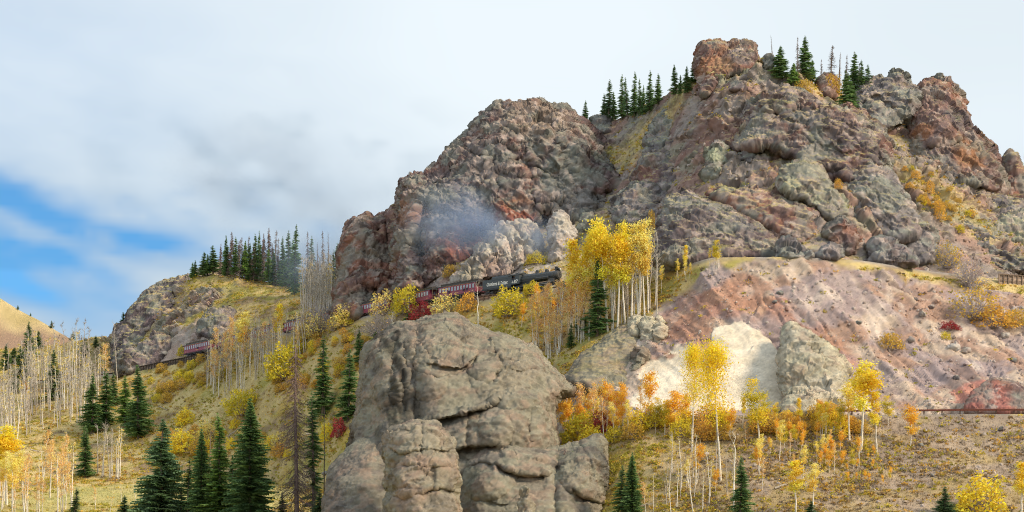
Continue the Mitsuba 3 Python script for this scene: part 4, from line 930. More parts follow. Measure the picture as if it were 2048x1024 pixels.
GRY, BRN, SIL = [(.22, .19, .19), (.28, .25, .25)], [(.19, .14, .13), (.25, .19, .17)], [(.33, .31, .32), (.25, .24, .25)]
H['dg'] = snag('proto_snag_g', 14, 1.6, 531, GRY, 230, .45, 8, tw=.045)
H['db'] = snag('proto_snag_b', 14, 1.7, 532, BRN, 340, .5, 11, tw=.05)
H['dp'] = snag('proto_snag_p', 14, 0.8, 533, GRY, 60, .3, 2, tw=.025)
H['dk'] = snag('proto_snag_k', 25, 3.6, 534, [(.20, .15, .145), (.27, .20, .19), (.17, .13, .13)], 420, .75, 14, .012, .93, .55, .08, .024, (.24, .18, .17))
H['ds'] = snag('proto_snag_s', 17, 3.6, 535, SIL, 420, .25, 12, .008, 1, .8, .06, .019, (.42, .40, .39))
H['ay'] = aspen('proto_aspen_y', 18, 2.3, 541, YEL, 3300, .48, (.12, .25), cluster=.65)
H['ay2'] = aspen('proto_aspen_y2', 18, 2.0, 542, YEL + PALE[:1], 2500, .46, (.12, .24), lean=.04, cluster=.6)
H['ap'] = aspen('proto_aspen_p', 18, 1.9, 543, PALE, 2000, .50, (.11, .22), cluster=.6)
H['as'] = aspen('proto_aspen_s', 15, 1.7, 544, PEA, 900, .32, (.09, .17), lean=.04, twigs=120)
H['ao'] = aspen('proto_aspen_o', 12, 1.9, 545, ORA, 2200, .22, (.10, .19), cluster=.6)
H['ag'] = aspen('proto_aspen_g', 24, 3.9, 546, [(.95, .68, .04), (.94, .60, .035), (.90, .72, .07)], 5600, .46, (.12, .23), limbs=60, cluster=.8)
H['al'] = aspen('proto_aspen_l', 13, 2.3, 547, LIM + YEL[:1], 2400, .28, (.10, .20), cluster=.6)
H['aw'] = aspen('proto_aspen_w', 15, 1.9, 551, YEL, 0, .40, twigs=260, limbs=26, bark=(.60, .56, .50))
H['aw2'] = aspen('proto_aspen_w2', 15, 1.6, 552, YEL, 0, .35, twigs=240, limbs=22, lean=.06, bark=(.50, .45, .40))
H['aw3'] = aspen('proto_aspen_w3', 15, 1.4, 553, PALE, 60, .5, twigs=110, limbs=16, bark=(.74, .71, .65))
H['ac'] = aspen('proto_aspen_c', 14, 2.6, 554, YEL, 0, .55, twigs=60, limbs=9, lean=.02, crook=.25, trunk_r=.015, bark=(.74, .72, .66))
H['sy'] = shrub('proto_shrub_y', 4, 3.4, 561, YEL, 1300, 40, 120)
H['syl'] = shrub('proto_shrub_yl', 4, 3.2, 562, LIM + YEL[:1], 1200, 40, 120)
H['sp'] = shrub('proto_shrub_p', 4, 3.4, 563, PALE + PEA[:1], 650, 60, 260)
H['so'] = shrub('proto_shrub_o', 4, 3.0, 564, ORA + WARM, 900, 40, 160)
H['sr'] = shrub('proto_shrub_r', 4, 2.6, 565, REDL, 1100, 40, 100)
H['sb'] = shrub('proto_shrub_b', 5, 4.2, 566, PEA, 60, 110, 900, stem_c=(.42, .38, .39))
H['sg'] = shrub('proto_shrub_g', 5, 4.2, 567, GLD, 420, 100, 700, stem_c=(.40, .36, .36))
H['sw'] = shrub('proto_shrub_w', 4, 2.6, 568, WARM + GLD, 900, 40, 140)

KIND = dict(sp='spruce_tree', d='dead_spruce', a='aspen_tree', aw='bare_aspen', s='shrub')
CATS = dict(spruce_tree='spruce tree', dead_spruce='dead tree', aspen_tree='aspen tree', bare_aspen='bare aspen', shrub='bush')
rngp = np.random.default_rng(77)
NPLANT = 0


def name_of(kind):
    if kind.startswith('sp') and kind not in ('sp',): return 'spruce_tree'
    if kind.startswith('aw') or kind == 'ac': return 'bare_aspen'
    if kind[0] == 'a': return 'aspen_tree'
    if kind[0] == 'd': return 'dead_spruce'
    return 'shrub'


def plant(kind, p, h, label, group=None, wide=1.0, turn=None, tilt=0.0):
    global NPLANT
    key = numbered(name_of(kind))
    k = h / H[kind]
    proto = 'proto_' + {'sp': 'spruce', 'dg': 'snag', 'db': 'snag', 'dp': 'snag', 'dk': 'snag', 'ds': 'snag'}.get(kind[:2] if kind[:2] == 'sp' and kind != 'sp' else kind, '')
    if kind[:2] == 'sp' and kind != 'sp': proto = 'proto_spruce_' + kind[2:]
    elif kind[0] == 'd': proto = 'proto_snag_' + kind[1:]
    elif kind[0] == 'a': proto = 'proto_aspen_' + kind[1:]
    else: proto = 'proto_shrub_' + kind[1:]
    r = rngp.uniform(0, 360) if turn is None else turn
    M = T4().translate([float(x) for x in p]).rotate([0, 1, 0], tilt).rotate([0, 0, 1], float(r)).scale([k * wide, k * wide, k])
    scene[key] = {'type': 'instance', 'to_world': M, 'shapes': {'type': 'ref', 'id': proto}}
    tag(key, label, CATS[name_of(kind)], group)
    NPLANT += 1


def tree(kind, a, top, base, label, group=None, wide=None, Y=None, tilt=0.0, sink=0.02):
    """One plant by the pixel of its foot and of its tip; it stands where that line of sight meets the ground (or at the distance Y)."""
    p = ground(a, base) if Y is None else far_ground(a, base) if Y == 'far' else at(a, base, Y)
    h = (base - top) * p[1] / F
    p[2] -= h * sink
    w = 1.0 if wide is None else (1.3 if kind[:2] == 'sp' and kind != 'sp' else 1.12) * wide * p[1] / F / h / WID.get(kind, 0.25)
    plant(kind, p, h * (1 + sink), label, group, w, None, tilt + rngp.normal() * {'a': 2.2, 'd': 1.6}.get(kind[0], 0.6))


WID = {'sp0': .30, 'sp1': .23, 'sp2': .36, 'sp3': .28, 'sp4': .32, 'sp5': .20, 'spb': .43, 'spn': .34, 'spl': .27, 'sps': .2, 'dg': .2, 'db': .23, 'dp': .1, 'dk': .28, 'ds': .4, 'ay': .27, 'ay2': .24, 'ap': .23, 'as': .24, 'ao': .34, 'ag': .28, 'al': .36,
       'aw': .25, 'aw2': .22, 'aw3': .2, 'ac': .3, 'sy': 1.15, 'syl': 1.2, 'sp': 1.15, 'so': 1.3, 'sr': 1.5, 'sb': 1.15, 'sg': 1.15, 'sw': 1.5}


ORD = 'first second third fourth fifth sixth seventh eighth ninth tenth eleventh twelfth thirteenth fourteenth fifteenth sixteenth seventeenth eighteenth nineteenth twentieth twenty-first twenty-second twenty-third twenty-fourth twenty-fifth twenty-sixth'.split()


def row(items, label, grp, Y=None):
    """A line of like trees, each named by its place in the line; items: kind, x, tip, foot, width."""
    order = {i: r for r, i in enumerate(sorted(range(len(items)), key=lambda i: items[i][1]))}
    for i, (k, a, t, b, w) in enumerate(items):
        tree(k, a, t, b, f'{label}, {ORD[order[i]]} from the left', grp, w, Y)


def thicket(name, patches, label, seed):
    """The stems beyond those one can count: one mass."""
    rg, k = np.random.default_rng(seed), 0
    for n, poly, hpx in patches:
        P = shapely.Polygon(poly)
        x0, y0, x1, y1 = P.bounds
        m = 0
        while m < n:
            a, q = rg.uniform(x0, x1), rg.uniform(y0, y1)
            if not P.contains(shapely.Point(a, q)): continue
            g = ground(a, q)
            kind = ['aw', 'aw2', 'aw3'][rg.integers(3)]
            s = rg.uniform(*hpx) * g[1] / F / H[kind]
            k, m = k + 1, m + 1
            scene[f'{name}__{k:03d}'] = {'type': 'instance', 'to_world': T4().translate([float(x) for x in g - [0, 0, .3]]).rotate([0, 1, 0], float(rg.normal() * 2.5)).rotate([0, 0, 1], float(rg.uniform(0, 360))).scale(float(s)), 'shapes': {'type': 'ref', 'id': 'proto_aspen_' + kind[1:]}}
    tag(name, label, None, None, 'stuff')


def scatter(n, poly, kinds, hpx, label, grp, seed, sub=None, wide=None, Y=None):
    """n plants with feet inside a patch of the picture, heights from hpx."""
    rg = np.random.default_rng(seed)
    P = shapely.Polygon(poly)
    x0, y0, x1, y1 = P.bounds
    out = []
    while len(out) < n:
        a, b = rg.uniform(x0, x1), rg.uniform(y0, y1)
        if P.contains(shapely.Point(a, b)): out.append((a, b))
    order = {i: r for r, i in enumerate(sorted(range(n), key=lambda i: out[i][0]))}
    for i in sorted(range(n), key=lambda i: out[i][1]):
        a, b = out[i]
        lb = label if n > 26 else f'{label}, {ORD[order[i]]} from the left'
        k = kinds[rg.integers(len(kinds))]
        hh = rg.uniform(*hpx)
        tree(k, a, b - hh, b, lb, grp, None if wide is None else wide * rg.uniform(.8, 1.25), Y)

# ------------------------------------------------------------------ plants: where they stand
# conifers: kind, x, tip, foot, width
for k, a, t, b, w, lab in [
    ('sp0', 10, 688, 740, 22, 'small dark spruce at the left edge under the dry hill'), ('sp2', 28, 694, 728, 24, 'squat dark spruce second from the left edge'), ('sp0', 55, 643, 722, 28, 'tall dark spruce standing against the dry hill'),
    ('sp1', 76, 662, 700, 20, 'short spruce right beside the tall one against the dry hill'), ('sp2', 44, 692, 782, 46, 'broad dark spruce over the bare aspens at left'), ('sp0', 106, 698, 800, 32, 'dense pointed spruce standing alone among the bare aspens'),
    ('sp5', 168, 672, 716, 18, 'narrow spruce left of the knob on the pale slope'), ('sp5', 196, 672, 698, 12, 'smallest spruce just left of the knob foot'), ('sp2', 184, 748, 868, 44, 'leftmost of the big dark spruces below the knob'),
    ('sp0', 211, 737, 850, 36, 'second of the big dark spruces below the knob'), ('sp1', 226, 745, 812, 22, 'slim spruce tucked in the middle of the dark row below the knob'), ('sp3', 248, 752, 856, 34, 'olive green spruce in the dark row below the knob'),
    ('sp2', 277, 730, 878, 54, 'rightmost and tallest of the big dark spruces below the knob'), ('sp0', 98, 852, 890, 17, 'little spruce in the open among the bare aspens'), ('sp2', 171, 850, 955, 34, 'dark spruce rising beside the white aspen clump'),
    ('spb', 320, 857, 1075, 92, 'broad open branched blue green spruce at the bottom left'), ('sp5', 150, 975, 1032, 20, 'thin young spruce at the edge of the meadow'), ('sp4', 248, 990, 1045, 30, 'bluish young spruce at the bottom of the meadow'),
    ('spn', 404, 885, 1080, 52, 'dark spruce to the right of the broad open one'), ('spl', 441, 857, 1085, 54, 'light olive spruce in the bottom row'), ('sps', 376, 928, 1065, 28, 'thin dark spruce between the broad one and the dark one'),
    ('spn', 500, 832, 1090, 84, 'tall thick spruce at the bottom left of the dead spruce'), ('sp0', 467, 920, 1065, 36, 'dark spruce half hidden behind the tall thick one'), ('spl', 428, 958, 1090, 60, 'pale green young spruce in front of the bottom row'),
    ('sp3', 331, 968, 1065, 30, 'olive young spruce in front of the broad open one'), ('sp4', 362, 985, 1065, 34, 'low bluish spruce at the bottom edge'),
    ('sp1', 654, 672, 838, 38, 'tall straight spruce left of the tan dome'), ('sp0', 699, 697, 842, 44, 'bright green spruce touching the left flank of the tan dome'), ('sp0', 724, 660, 732, 26, 'spruce behind the bright green one'),
    ('sp0', 751, 663, 708, 24, 'small spruce above the shoulder of the tan dome'), ('sps', 628, 782, 1035, 36, 'ragged tall spruce right of the big dead spruce'), ('sp4', 638, 985, 1055, 34, 'bluish spruce at the foot of the dark shoulder'),
    ('sp3', 566, 985, 1045, 24, 'yellow green young spruce left of the big dead trunk'), ('sp4', 778, 998, 1050, 22, 'small spruce at the foot of the layered pinnacle'), ('sp2', 676, 622, 650, 18, 'small green spruce against the middle coaches'),
    ('sp2', 819, 622, 652, 26, 'small green spruce left of the red bush'), ('sp0', 1194, 515, 672, 46, 'dark spruce in front of the yellow aspen stand'), ('sp4', 1166, 618, 668, 26, 'bluish spruce leaning behind the dark one in the aspens'),
    ('sp1', 1143, 648, 700, 16, 'thin small spruce at the foot of the peach aspens'), ('spn', 1261, 906, 1050, 40, 'dark spruce right of the rock horn'), ('sp0', 1240, 932, 1050, 38, 'spruce beside the dark one right of the rock horn'),
    ('sp2', 1480, 923, 1055, 44, 'dark spruce beside the crooked white aspen'), ('spl', 1137, 908, 1060, 34, 'pale ragged spruce in front of the rock horn'), ('sp4', 1889, 973, 1036, 38, 'bluish green spruce left of the round yellow bush'),
    ('sp4', 1620, 1008, 1045, 26, 'tip of a spruce at the bottom edge under yellow aspens'), ('sp0', 254, 624, 662, 18, 'small spruce clinging to the left edge of the knob'), ('sp1', 1172, 200, 254, 15, 'lone slim spruce on the skyline beside the great cliff'),
    ('sp0', 1153, 222, 250, 14, 'small spruce half behind the shoulder of the great cliff'), ('sp0', 1557, 94, 160, 34, 'dark pointed spruce right of the summit tower'), ('sp0', 1602, 72, 156, 32, 'tallest spruce on the summit ridge'),
    ('sp3', 1582, 128, 176, 22, 'olive spruce in front of the tallest ridge spruce'), ('sp1', 1622, 116, 162, 17, 'slim spruce right of the tallest ridge spruce'), ('sp1', 1703, 87, 176, 26, 'tall dark spruce left of the grey hump'),
    ('sp1', 1695, 146, 238, 40, 'dark spruce standing below the ridge on the open slope')]:
    tree(k, a, t, b, lab, None, w)
row([(['sp0', 'sp1', 'sp5'][a % 3], a, t, b, w) for a, t, b, w in [(1207, 172, 236, 15), (1217, 150, 237, 20), (1243, 148, 240, 18), (1256, 155, 240, 15), (1270, 143, 236, 18), (1282, 158, 234, 14), (1300, 140, 226, 17), (1318, 148, 212, 17), (1228, 180, 238, 14), (1290, 170, 230, 12)]], 'skyline spruce on the grassy saddle', 'skyline spruces on the saddle')
row([(['sp0', 'sp1'][a % 2], a, t, b, w) for a, t, b, w in [(1358, 130, 190, 18), (1382, 132, 186, 18), (1390, 118, 165, 20), (1372, 150, 190, 12)]], 'spruce against the left side of the summit tower', 'spruces left of the summit tower')
row([(['sp1', 'sp5'][a % 2], a, t, b, w) for a, t, b, w in [(1720, 92, 166, 18), (1735, 95, 164, 20), (1745, 108, 162, 16), (1690, 120, 172, 14)]], 'spruce in the row on the ridge behind the grey hump', 'spruces behind the grey hump')
row([(['sp0', 'sp1', 'sp3'][a % 3], a, t, b, w) for a, t, b, w in [(383, 521, 556, 14), (390, 518, 553, 12), (406, 496, 546, 20), (413, 503, 546, 13), (424, 486, 542, 22), (448, 489, 543, 19), (457, 482, 544, 14), (511, 458, 552, 19), (519, 454, 554, 15), (503, 498, 550, 18), (577, 460, 578, 24), (591, 450, 590, 27), (564, 488, 572, 18), (484, 500, 550, 16)]], 'green spruce along the crest of the knob', 'green spruces on the knob crest')
row([(['db', 'dg', 'db'][a % 3], a, t, b, w) for a, t, b, w in [(438, 478, 542, 12), (469, 460, 548, 19), (484, 470, 550, 14), (496, 464, 550, 16), (528, 458, 556, 17), (537, 448, 558, 20), (550, 454, 562, 18), (474, 478, 548, 14), (489, 476, 550, 14), (543, 480, 560, 16), (524, 476, 556, 15), (559, 474, 566, 12)]], 'dead spruce along the crest of the knob', 'dead spruces on the knob crest')
smoky = [(k, a, t, b, w) for a, t, b, w, k in [(617, 461, 590, 16, 'dg'), (625, 472, 592, 20, 'sp1'), (646, 460, 606, 16, 'dg'), (655, 463, 606, 13, 'dp'), (670, 486, 612, 20, 'sp1'), (692, 474, 616, 14, 'dg'), (685, 488, 616, 14, 'sp5'), (637, 485, 600, 12, 'dp'), (664, 500, 610, 14, 'sp5')]]
row([q for q in smoky if q[0][0] == 'd'], 'dead spruce in the smoke left of the twin topped spire', 'dead spruces in the smoke')
row([q for q in smoky if q[0][0] != 'd'], 'green spruce in the smoke left of the twin topped spire', 'green spruces in the smoke')
for k, a, t, b, w, lab in [('dp', 1545, 73, 138, 8, 'bare dead pole right beside the summit tower'), ('dg', 1585, 82, 156, 12, 'dead spruce left of the tallest ridge spruce'), ('dg', 1619, 94, 160, 11, 'dead spruce right of the tallest ridge spruce'),
                           ('dg', 1660, 82, 164, 24, 'widest dead spruce of the summit ridge'), ('dp', 1673, 87, 164, 14, 'thin dead spruce just right of the widest one on the ridge'), ('dg', 1645, 105, 162, 10, 'short dead spruce above the red rock stack'),
                           ('dg', 1691, 85, 166, 13, 'dead spruce left of the tall dark ridge spruce'), ('dg', 1717, 95, 165, 12, 'dead spruce right of the tall dark ridge spruce'), ('dp', 1995, 293, 350, 8, 'dead pole between the reddish tower and the far pillar'),
                           ('dg', 2046, 305, 350, 12, 'dead spruce behind the far pillar at the right edge'), ('sp1', 1977, 283, 340, 10, 'small spruce on the right shoulder of the reddish tower'),
                           ('dk', 593, 690, 1045, 100, 'big brown dead spruce with drooping limbs in the foreground'), ('ds', 733, 797, 1060, 110, 'silver grey dead spruce against the dark rock shoulder'), ('dp', 647, 812, 1030, 10, 'bare dark pole right of the ragged spruce'),
                           ('dp', 419, 848, 975, 10, 'thin dead pole behind the light olive spruce'), ('db', 1125, 905, 1070, 26, 'weathered grey snag in front of the rock horn')]:
    tree(k, a, t, b, lab, None, w)
row([(k, a, t, b, w) for a, t, b, w, k in [(37, 590, 599, 4, 'sp1'), (100, 613, 628, 7, 'sp1'), (150, 627, 645, 10, 'sp0'), (161, 624, 647, 8, 'dg'), (166, 627, 648, 8, 'dg'), (208, 650, 662, 8, 'sp0'), (62, 603, 610, 3, 'sp1')]], 'tiny distant conifer on the rim of the dry hill', 'distant conifers on the dry hill', 'far')

row([(['sp0', 'db', 'sp1', 'dg', 'sp3'][i % 5], 452 + i * 9.5, 470 + (i * 37) % 34, 552 + i * 1.8, 17) for i in range(15)], 'spruce of the second rank on the knob crest', 'second rank of spruces on the knob crest')

# the tall yellow aspen stand
row([(k, a, t, b, w) for a, t, b, w, k in [(1146, 498, 664, 40, 'ap'), (1160, 476, 668, 46, 'ay2'), (1178, 455, 665, 50, 'ay'), (1198, 447, 660, 50, 'ay'), (1216, 431, 664, 54, 'ay'), (1232, 440, 662, 46, 'ay'), (1249, 468, 652, 40, 'ay2'), (1262, 440, 646, 40, 'ap'), (1276, 431, 640, 44, 'ap'), (1288, 440, 634, 36, 'ap'), (1296, 468, 628, 30, 'ap'),
                      (1168, 510, 672, 42, 'ap'), (1186, 500, 668, 40, 'ap'), (1152, 530, 676, 40, 'as'), (1224, 480, 662, 40, 'ay2')]], 'tall golden aspen right of the locomotive', 'tall golden aspens right of the locomotive')
scatter(34, [(1200, 680), (1310, 620), (1312, 600), (1230, 620), (1180, 650)], ['aw', 'aw2', 'aw3'], (90, 160), 'bare aspen under the tall golden stand', 'bare aspens under the golden stand', 801)
scatter(40, [(1060, 720), (1080, 690), (1140, 660), (1180, 680), (1130, 715), (1090, 735)], ['aw2', 'as', 'as', 'aw3', 'as'], (80, 140), 'peach aspen on the bank below the locomotive', 'peach aspens below the locomotive', 802)
scatter(12, [(1030, 650), (1060, 620), (1130, 600), (1140, 630), (1080, 690), (1050, 690)], ['ao', 'as', 'ap'], (32, 60), 'small aspen between tan dome and golden stand', 'small aspens above the tan dome', 803)
scatter(14, [(1310, 560), (1360, 545), (1440, 525), (1440, 545), (1370, 580), (1310, 620)], ['ay2', 'al', 'ap', 'aw3'], (30, 62), 'small yellow aspen above the clay cutting', 'small aspens above the clay cutting', 804)
for k, a, t, b, w, lab in [('aw', 1311, 455, 640, 24, 'lone bare aspen against the dark crag right of the golden stand'), ('ac', 957, 562, 658, 22, 'white forked dead trunk in front of the tender'), ('ac', 786, 622, 676, 14, 'crooked white trunk left of the tan dome top'), ('aw3', 819, 600, 634, 10, 'thin white trunk in the round yellow bush'),
                           ('ag', 1440, 684, 962, 58, 'largest golden aspen in front of the white clay scar'), ('ag', 1384, 690, 905, 42, 'golden aspen left of the largest one'), ('al', 1520, 755, 892, 52, 'lime and gold aspen right of the largest one'),
                           ('ao', 1302, 725, 858, 38, 'slender orange aspen left of the white clay scar'), ('ao', 1350, 765, 872, 46, 'orange pink aspen below the left golden aspen'), ('ao', 1216, 748, 862, 36, 'orange aspen above the rock horn'), ('ao', 1247, 748, 858, 26, 'narrow orange aspen right of the one above the rock horn'),
                           ('as', 1156, 762, 880, 36, 'peach aspen behind the top of the rock horn'), ('ao', 1122, 775, 870, 34, 'yellow orange aspen at the right flank of the tan dome'), ('as', 1186, 775, 872, 34, 'pale peach aspen left of the orange ones'), ('aw3', 1200, 750, 868, 14, 'white bare trunk among the orange aspens'),
                           ('ay', 1722, 718, 906, 62, 'yellow aspen with white twin trunks beside the road'), ('ay2', 1752, 780, 908, 34, 'second yellow aspen leaning beside the twin trunks'), ('ap', 1698, 758, 880, 40, 'pale aspen left of the twin trunks'), ('al', 1776, 790, 850, 28, 'small yellow aspen at the guardrail'),
                           ('ao', 1820, 797, 895, 34, 'orange yellow aspen standing alone by the guardrail'), ('ay2', 1592, 935, 1055, 44, 'yellow aspen at the bottom edge under the mauve slope'), ('ap', 1622, 940, 1055, 34, 'pale yellow aspen beside the one at the bottom edge'), ('ay2', 2042, 926, 1050, 46, 'yellow aspen cut by the right edge'),
                           ('aw', 1338, 862, 1008, 26, 'thickest bare white aspen on the lower slope'), ('ac', 1468, 858, 1018, 30, 'crooked white aspen with a broken top on the lower slope'), ('as', 1290, 962, 1040, 22, 'small peach aspen right of the dark spruces'),
                           ('ay', 14, 848, 1010, 66, 'bright yellow aspen at the left edge'), ('ao', 50, 755, 800, 20, 'small orange gold aspen left of the lone pointed spruce'), ('ap', 480, 618, 745, 34, 'pale yellow aspen above the last coach'), ('ay2', 552, 603, 718, 22, 'narrow yellow aspen against the grassy side of the knob'),
                           ('as', 212, 684, 780, 26, 'peach aspen at the left foot of the knob'), ('as', 525, 640, 730, 20, 'sparse aspen between the two above the last coaches'), ('aw', 234, 640, 765, 14, 'thin bare aspen touching the knob'), ('aw3', 139, 858, 945, 12, 'white trunk by itself left of the spruce and clump')]:
    tree(k, a, t, b, lab, None, w)
scatter(60, [(600, 606), (640, 602), (684, 616), (664, 640), (640, 646), (606, 628)], ['aw', 'aw2'], (70, 115), 'bare pale aspen in the smoky grove left of the twin topped spire', 'bare aspens in the smoky grove', 811)
scatter(96, [(0, 790), (60, 740), (160, 745), (215, 775), (170, 850), (90, 860), (20, 905), (0, 900)], ['aw', 'aw2', 'aw3', 'aw2'], (70, 120), 'bare aspen of the grey grove on the left slope', 'bare aspens of the left grove', 812)
scatter(14, [(192, 945), (245, 945), (242, 962), (195, 958)], ['aw3', 'aw3', 'aw'], (75, 112), 'bare white aspen in the clump by the meadow', 'white aspen clump by the meadow', 813)
scatter(72, [(400, 765), (440, 735), (470, 722), (540, 712), (640, 690), (630, 712), (540, 755), (470, 790), (430, 800)], ['aw', 'aw2', 'aw3', 'aw2', 'as'], (62, 105), 'bare aspen of the grove below the last coaches', 'bare aspens below the last coaches', 814)
scatter(30, [(0, 985), (60, 975), (140, 985), (150, 1045), (0, 1050)], ['as', 'as', 'aw3', 'as', 'ap'], (80, 135), 'peach yellow aspen of the thicket in the bottom left corner', 'peach aspens in the bottom left corner', 815)
scatter(22, [(1330, 985), (1380, 950), (1470, 960), (1480, 1020), (1400, 1045), (1270, 1045), (1280, 1000)], ['aw3', 'aw2', 'aw3'], (60, 110), 'thin bare aspen around the brown boulder', 'thin bare aspens on the lower slope', 816)
scatter(26, [(1500, 870), (1560, 860), (1700, 880), (1740, 930), (1690, 960), (1560, 935)], ['ao', 'ao', 'al', 'ap'], (32, 60), 'orange aspen sapling below the road', 'orange saplings below the road', 817)
scatter(18, [(1660, 950), (1720, 905), (1800, 930), (1790, 965), (1690, 980)], ['ao', 'al'], (16, 30), 'tiny yellow sapling below the guardrail', 'tiny saplings below the guardrail', 818)
scatter(6, [(150, 1000), (260, 985), (300, 1010), (200, 1040)], ['aw3', 'as'], (30, 60), 'thin bare sapling in the meadow', 'saplings in the meadow', 819)

scatter(16, [(444, 722), (500, 706), (560, 692), (560, 704), (500, 720), (448, 736)], ['as', 'as', 'ap', 'aw2'], (40, 66), 'peach aspen hiding the rear coaches', 'peach aspens before the rear coaches', 831)
scatter(9, [(600, 672), (640, 664), (690, 652), (690, 660), (640, 674), (604, 684)], ['sb', 'sp', 'sg'], (34, 50), 'leafless bush hiding the middle coaches', 'leafless bushes before the middle coaches', 832, 46)

thicket('bare_aspen_thicket', [(70, [(0, 800), (60, 745), (160, 750), (215, 780), (170, 850), (90, 860), (0, 900)], (60, 110)), (36, [(600, 606), (640, 602), (684, 616), (664, 640), (606, 628)], (70, 110)), (34, [(400, 765), (470, 722), (540, 712), (630, 705), (540, 755), (430, 800)], (55, 95))], 'pale mass of further bare aspen stems filling the groves on the left', 841)

scatter(20, [(1112, 862), (1280, 848), (1290, 872), (1240, 885), (1120, 890)], ['as', 'ao', 'as', 'ap'], (60, 105), 'peach orange aspen behind the rock horn', 'peach orange aspens behind the rock horn', 851)
scatter(22, [(1290, 850), (1560, 842), (1700, 862), (1690, 885), (1500, 885), (1300, 880)], ['ao', 'ao', 'ay2', 'al', 'as'], (40, 78), 'orange gold aspen before the scar', 'orange gold aspens before the scar', 852)
scatter(16, [(1330, 940), (1480, 930), (1700, 900), (1720, 940), (1500, 990), (1340, 990)], ['as', 'ap', 'ao', 'aw3'], (50, 85), 'slender aspen on the lower slope', 'slender aspens on the lower slope', 853)

# bushes: kind, x, top, foot, width, label
for k, a, t, b, w, lab in [
    ('syl', 812, 570, 628, 56, 'round yellow green bush in front of the second coach'), ('sp', 768, 584, 630, 50, 'pale yellow bush left of the round one in front of the second coach'), ('sp', 890, 586, 634, 58, 'pale peach half bare bush in front of the front coach'), ('so', 937, 585, 624, 42, 'orange topped bush under the front coach window end'),
    ('syl', 1020, 576, 634, 66, 'big yellow bush in front of the tender and cab'), ('sr', 846, 605, 642, 52, 'dark red bush beside the round yellow green one'), ('sb', 770, 622, 676, 96, 'large leafless lilac grey bush above the tan dome'), ('sb', 637, 602, 652, 76, 'leafless lilac grey bush in front of the middle coaches'),
    ('sy', 692, 618, 650, 36, 'small yellow bush beside the little spruce at the middle coaches'), ('syl', 575, 690, 760, 78, 'lime yellow bush behind the big dead spruce'), ('syl', 488, 778, 832, 70, 'lime yellow bush alone on the straw slope'), ('sy', 366, 858, 905, 58, 'golden bush above the broad open spruce'), ('so', 330, 850, 890, 40, 'orange bush right of the dark spruce row'),
    ('sp', 420, 840, 885, 54, 'peach bush above the light olive spruce'), ('sy', 661, 845, 885, 30, 'small yellow bush left of the purple bush'), ('sr', 688, 838, 875, 32, 'purple red bush at the left flank of the tan dome'), ('sg', 1950, 560, 640, 100, 'largest leafless bush with yellow skirts on the right cutting edge'), ('sb', 1940, 515, 575, 72, 'lilac leafless bush beside the timber crib wall'),
    ('sg', 1892, 476, 536, 64, 'ochre and grey bush on the old road edge'), ('so', 1990, 610, 658, 80, 'orange yellow bush below the largest leafless one'), ('sw', 2034, 618, 655, 50, 'ochre bush at the right edge below the crib wall'), ('sr', 1905, 644, 662, 38, 'flat dark red bush on the clay cutting'), ('syl', 1893, 664, 680, 20, 'small lime bush under the flat red one'),
    ('sw', 1790, 668, 702, 50, 'ochre bush in the middle of the clay cutting'), ('sy', 1958, 950, 1030, 102, 'big round yellow bush in the bottom right corner'), ('syl', 1165, 820, 892, 92, 'yellow green bush behind the rock horn'), ('sr', 1204, 822, 868, 40, 'dark red bush under the orange aspens'),
    ('so', 1862, 400, 440, 26, 'orange bush on the grass below the reddish tower'), ('so', 1848, 362, 390, 18, 'small orange bush higher on the grass below the reddish tower'), ('so', 1668, 372, 394, 16, 'orange bush between the grey crags'), ('syl', 1490, 424, 440, 20, 'lime bush on the rusty slab'),
    ('sw', 1300, 420, 470, 16, 'yellow sprig at the left edge of the dark crag'), ('sw', 905, 530, 556, 30, 'lime bush above the second coach'), ('sw', 965, 538, 560, 20, 'lime tuft above the tender'), ('syl', 930, 560, 574, 14, 'green tuft above the front coach'), ('syl', 1072, 505, 530, 40, 'green bush above the locomotive dome'),
    ('syl', 430, 630, 660, 34, 'yellow green bush above the last coach'), ('syl', 366, 690, 712, 16, 'green bush at the end of the last coach'), ('sw', 1660, 148, 190, 40, 'ochre bush under the dead trees of the ridge'), ('sw', 1600, 160, 190, 34, 'tan bush beside the olive ridge spruce'),
    ('so', 1420, 806, 850, 60, 'golden bush under the largest golden aspen'), ('syl', 1075, 878, 900, 14, 'little lime bush on top of the long rock'), ('sr', 1110, 600, 618, 14, 'reddish bush under the locomotive front'), ('syl', 1065, 565, 592, 40, 'green yellow bush under the cab'), ('syl', 976, 880, 900, 18, 'lime tuft in the cleft of the tan dome')]:
    tree(k, a, t, b, lab, None, w)
scatter(26, [(1120, 888), (1240, 850), (1300, 845), (1570, 838), (1570, 868), (1480, 880), (1330, 890), (1230, 905), (1130, 905)], ['sy', 'so', 'syl', 'so', 'sw'], (26, 48), 'autumn bush in the hedge below the white scar', 'bushes in the line below the scar', 821, 42)
scatter(20, [(1560, 838), (1720, 838), (1720, 870), (1560, 880)], ['so', 'sw', 'sy'], (20, 38), 'orange bush under the pale mound', 'orange bushes along the road', 822, 36)
scatter(32, [(300, 730), (460, 712), (480, 735), (380, 790), (310, 815), (300, 770)], ['syl', 'sw', 'syl', 'sw'], (10, 22), 'low yellow green bush on the slope under the last coach', 'low bushes under the last coach', 823, 26)
scatter(46, [(560, 690), (760, 655), (760, 690), (720, 740), (620, 800), (560, 790)], ['syl', 'sw', 'so', 'sy', 'sw'], (10, 24), 'low autumn bush on the slope under the middle coaches', 'low bushes under the middle coaches', 824, 28)
scatter(26, [(300, 900), (330, 845), (420, 850), (560, 850), (620, 900), (560, 930), (420, 920)], ['sp', 'so', 'sw', 'sy'], (16, 34), 'peach or ochre bush above the meadow', 'bushes above the meadow', 825, 34)
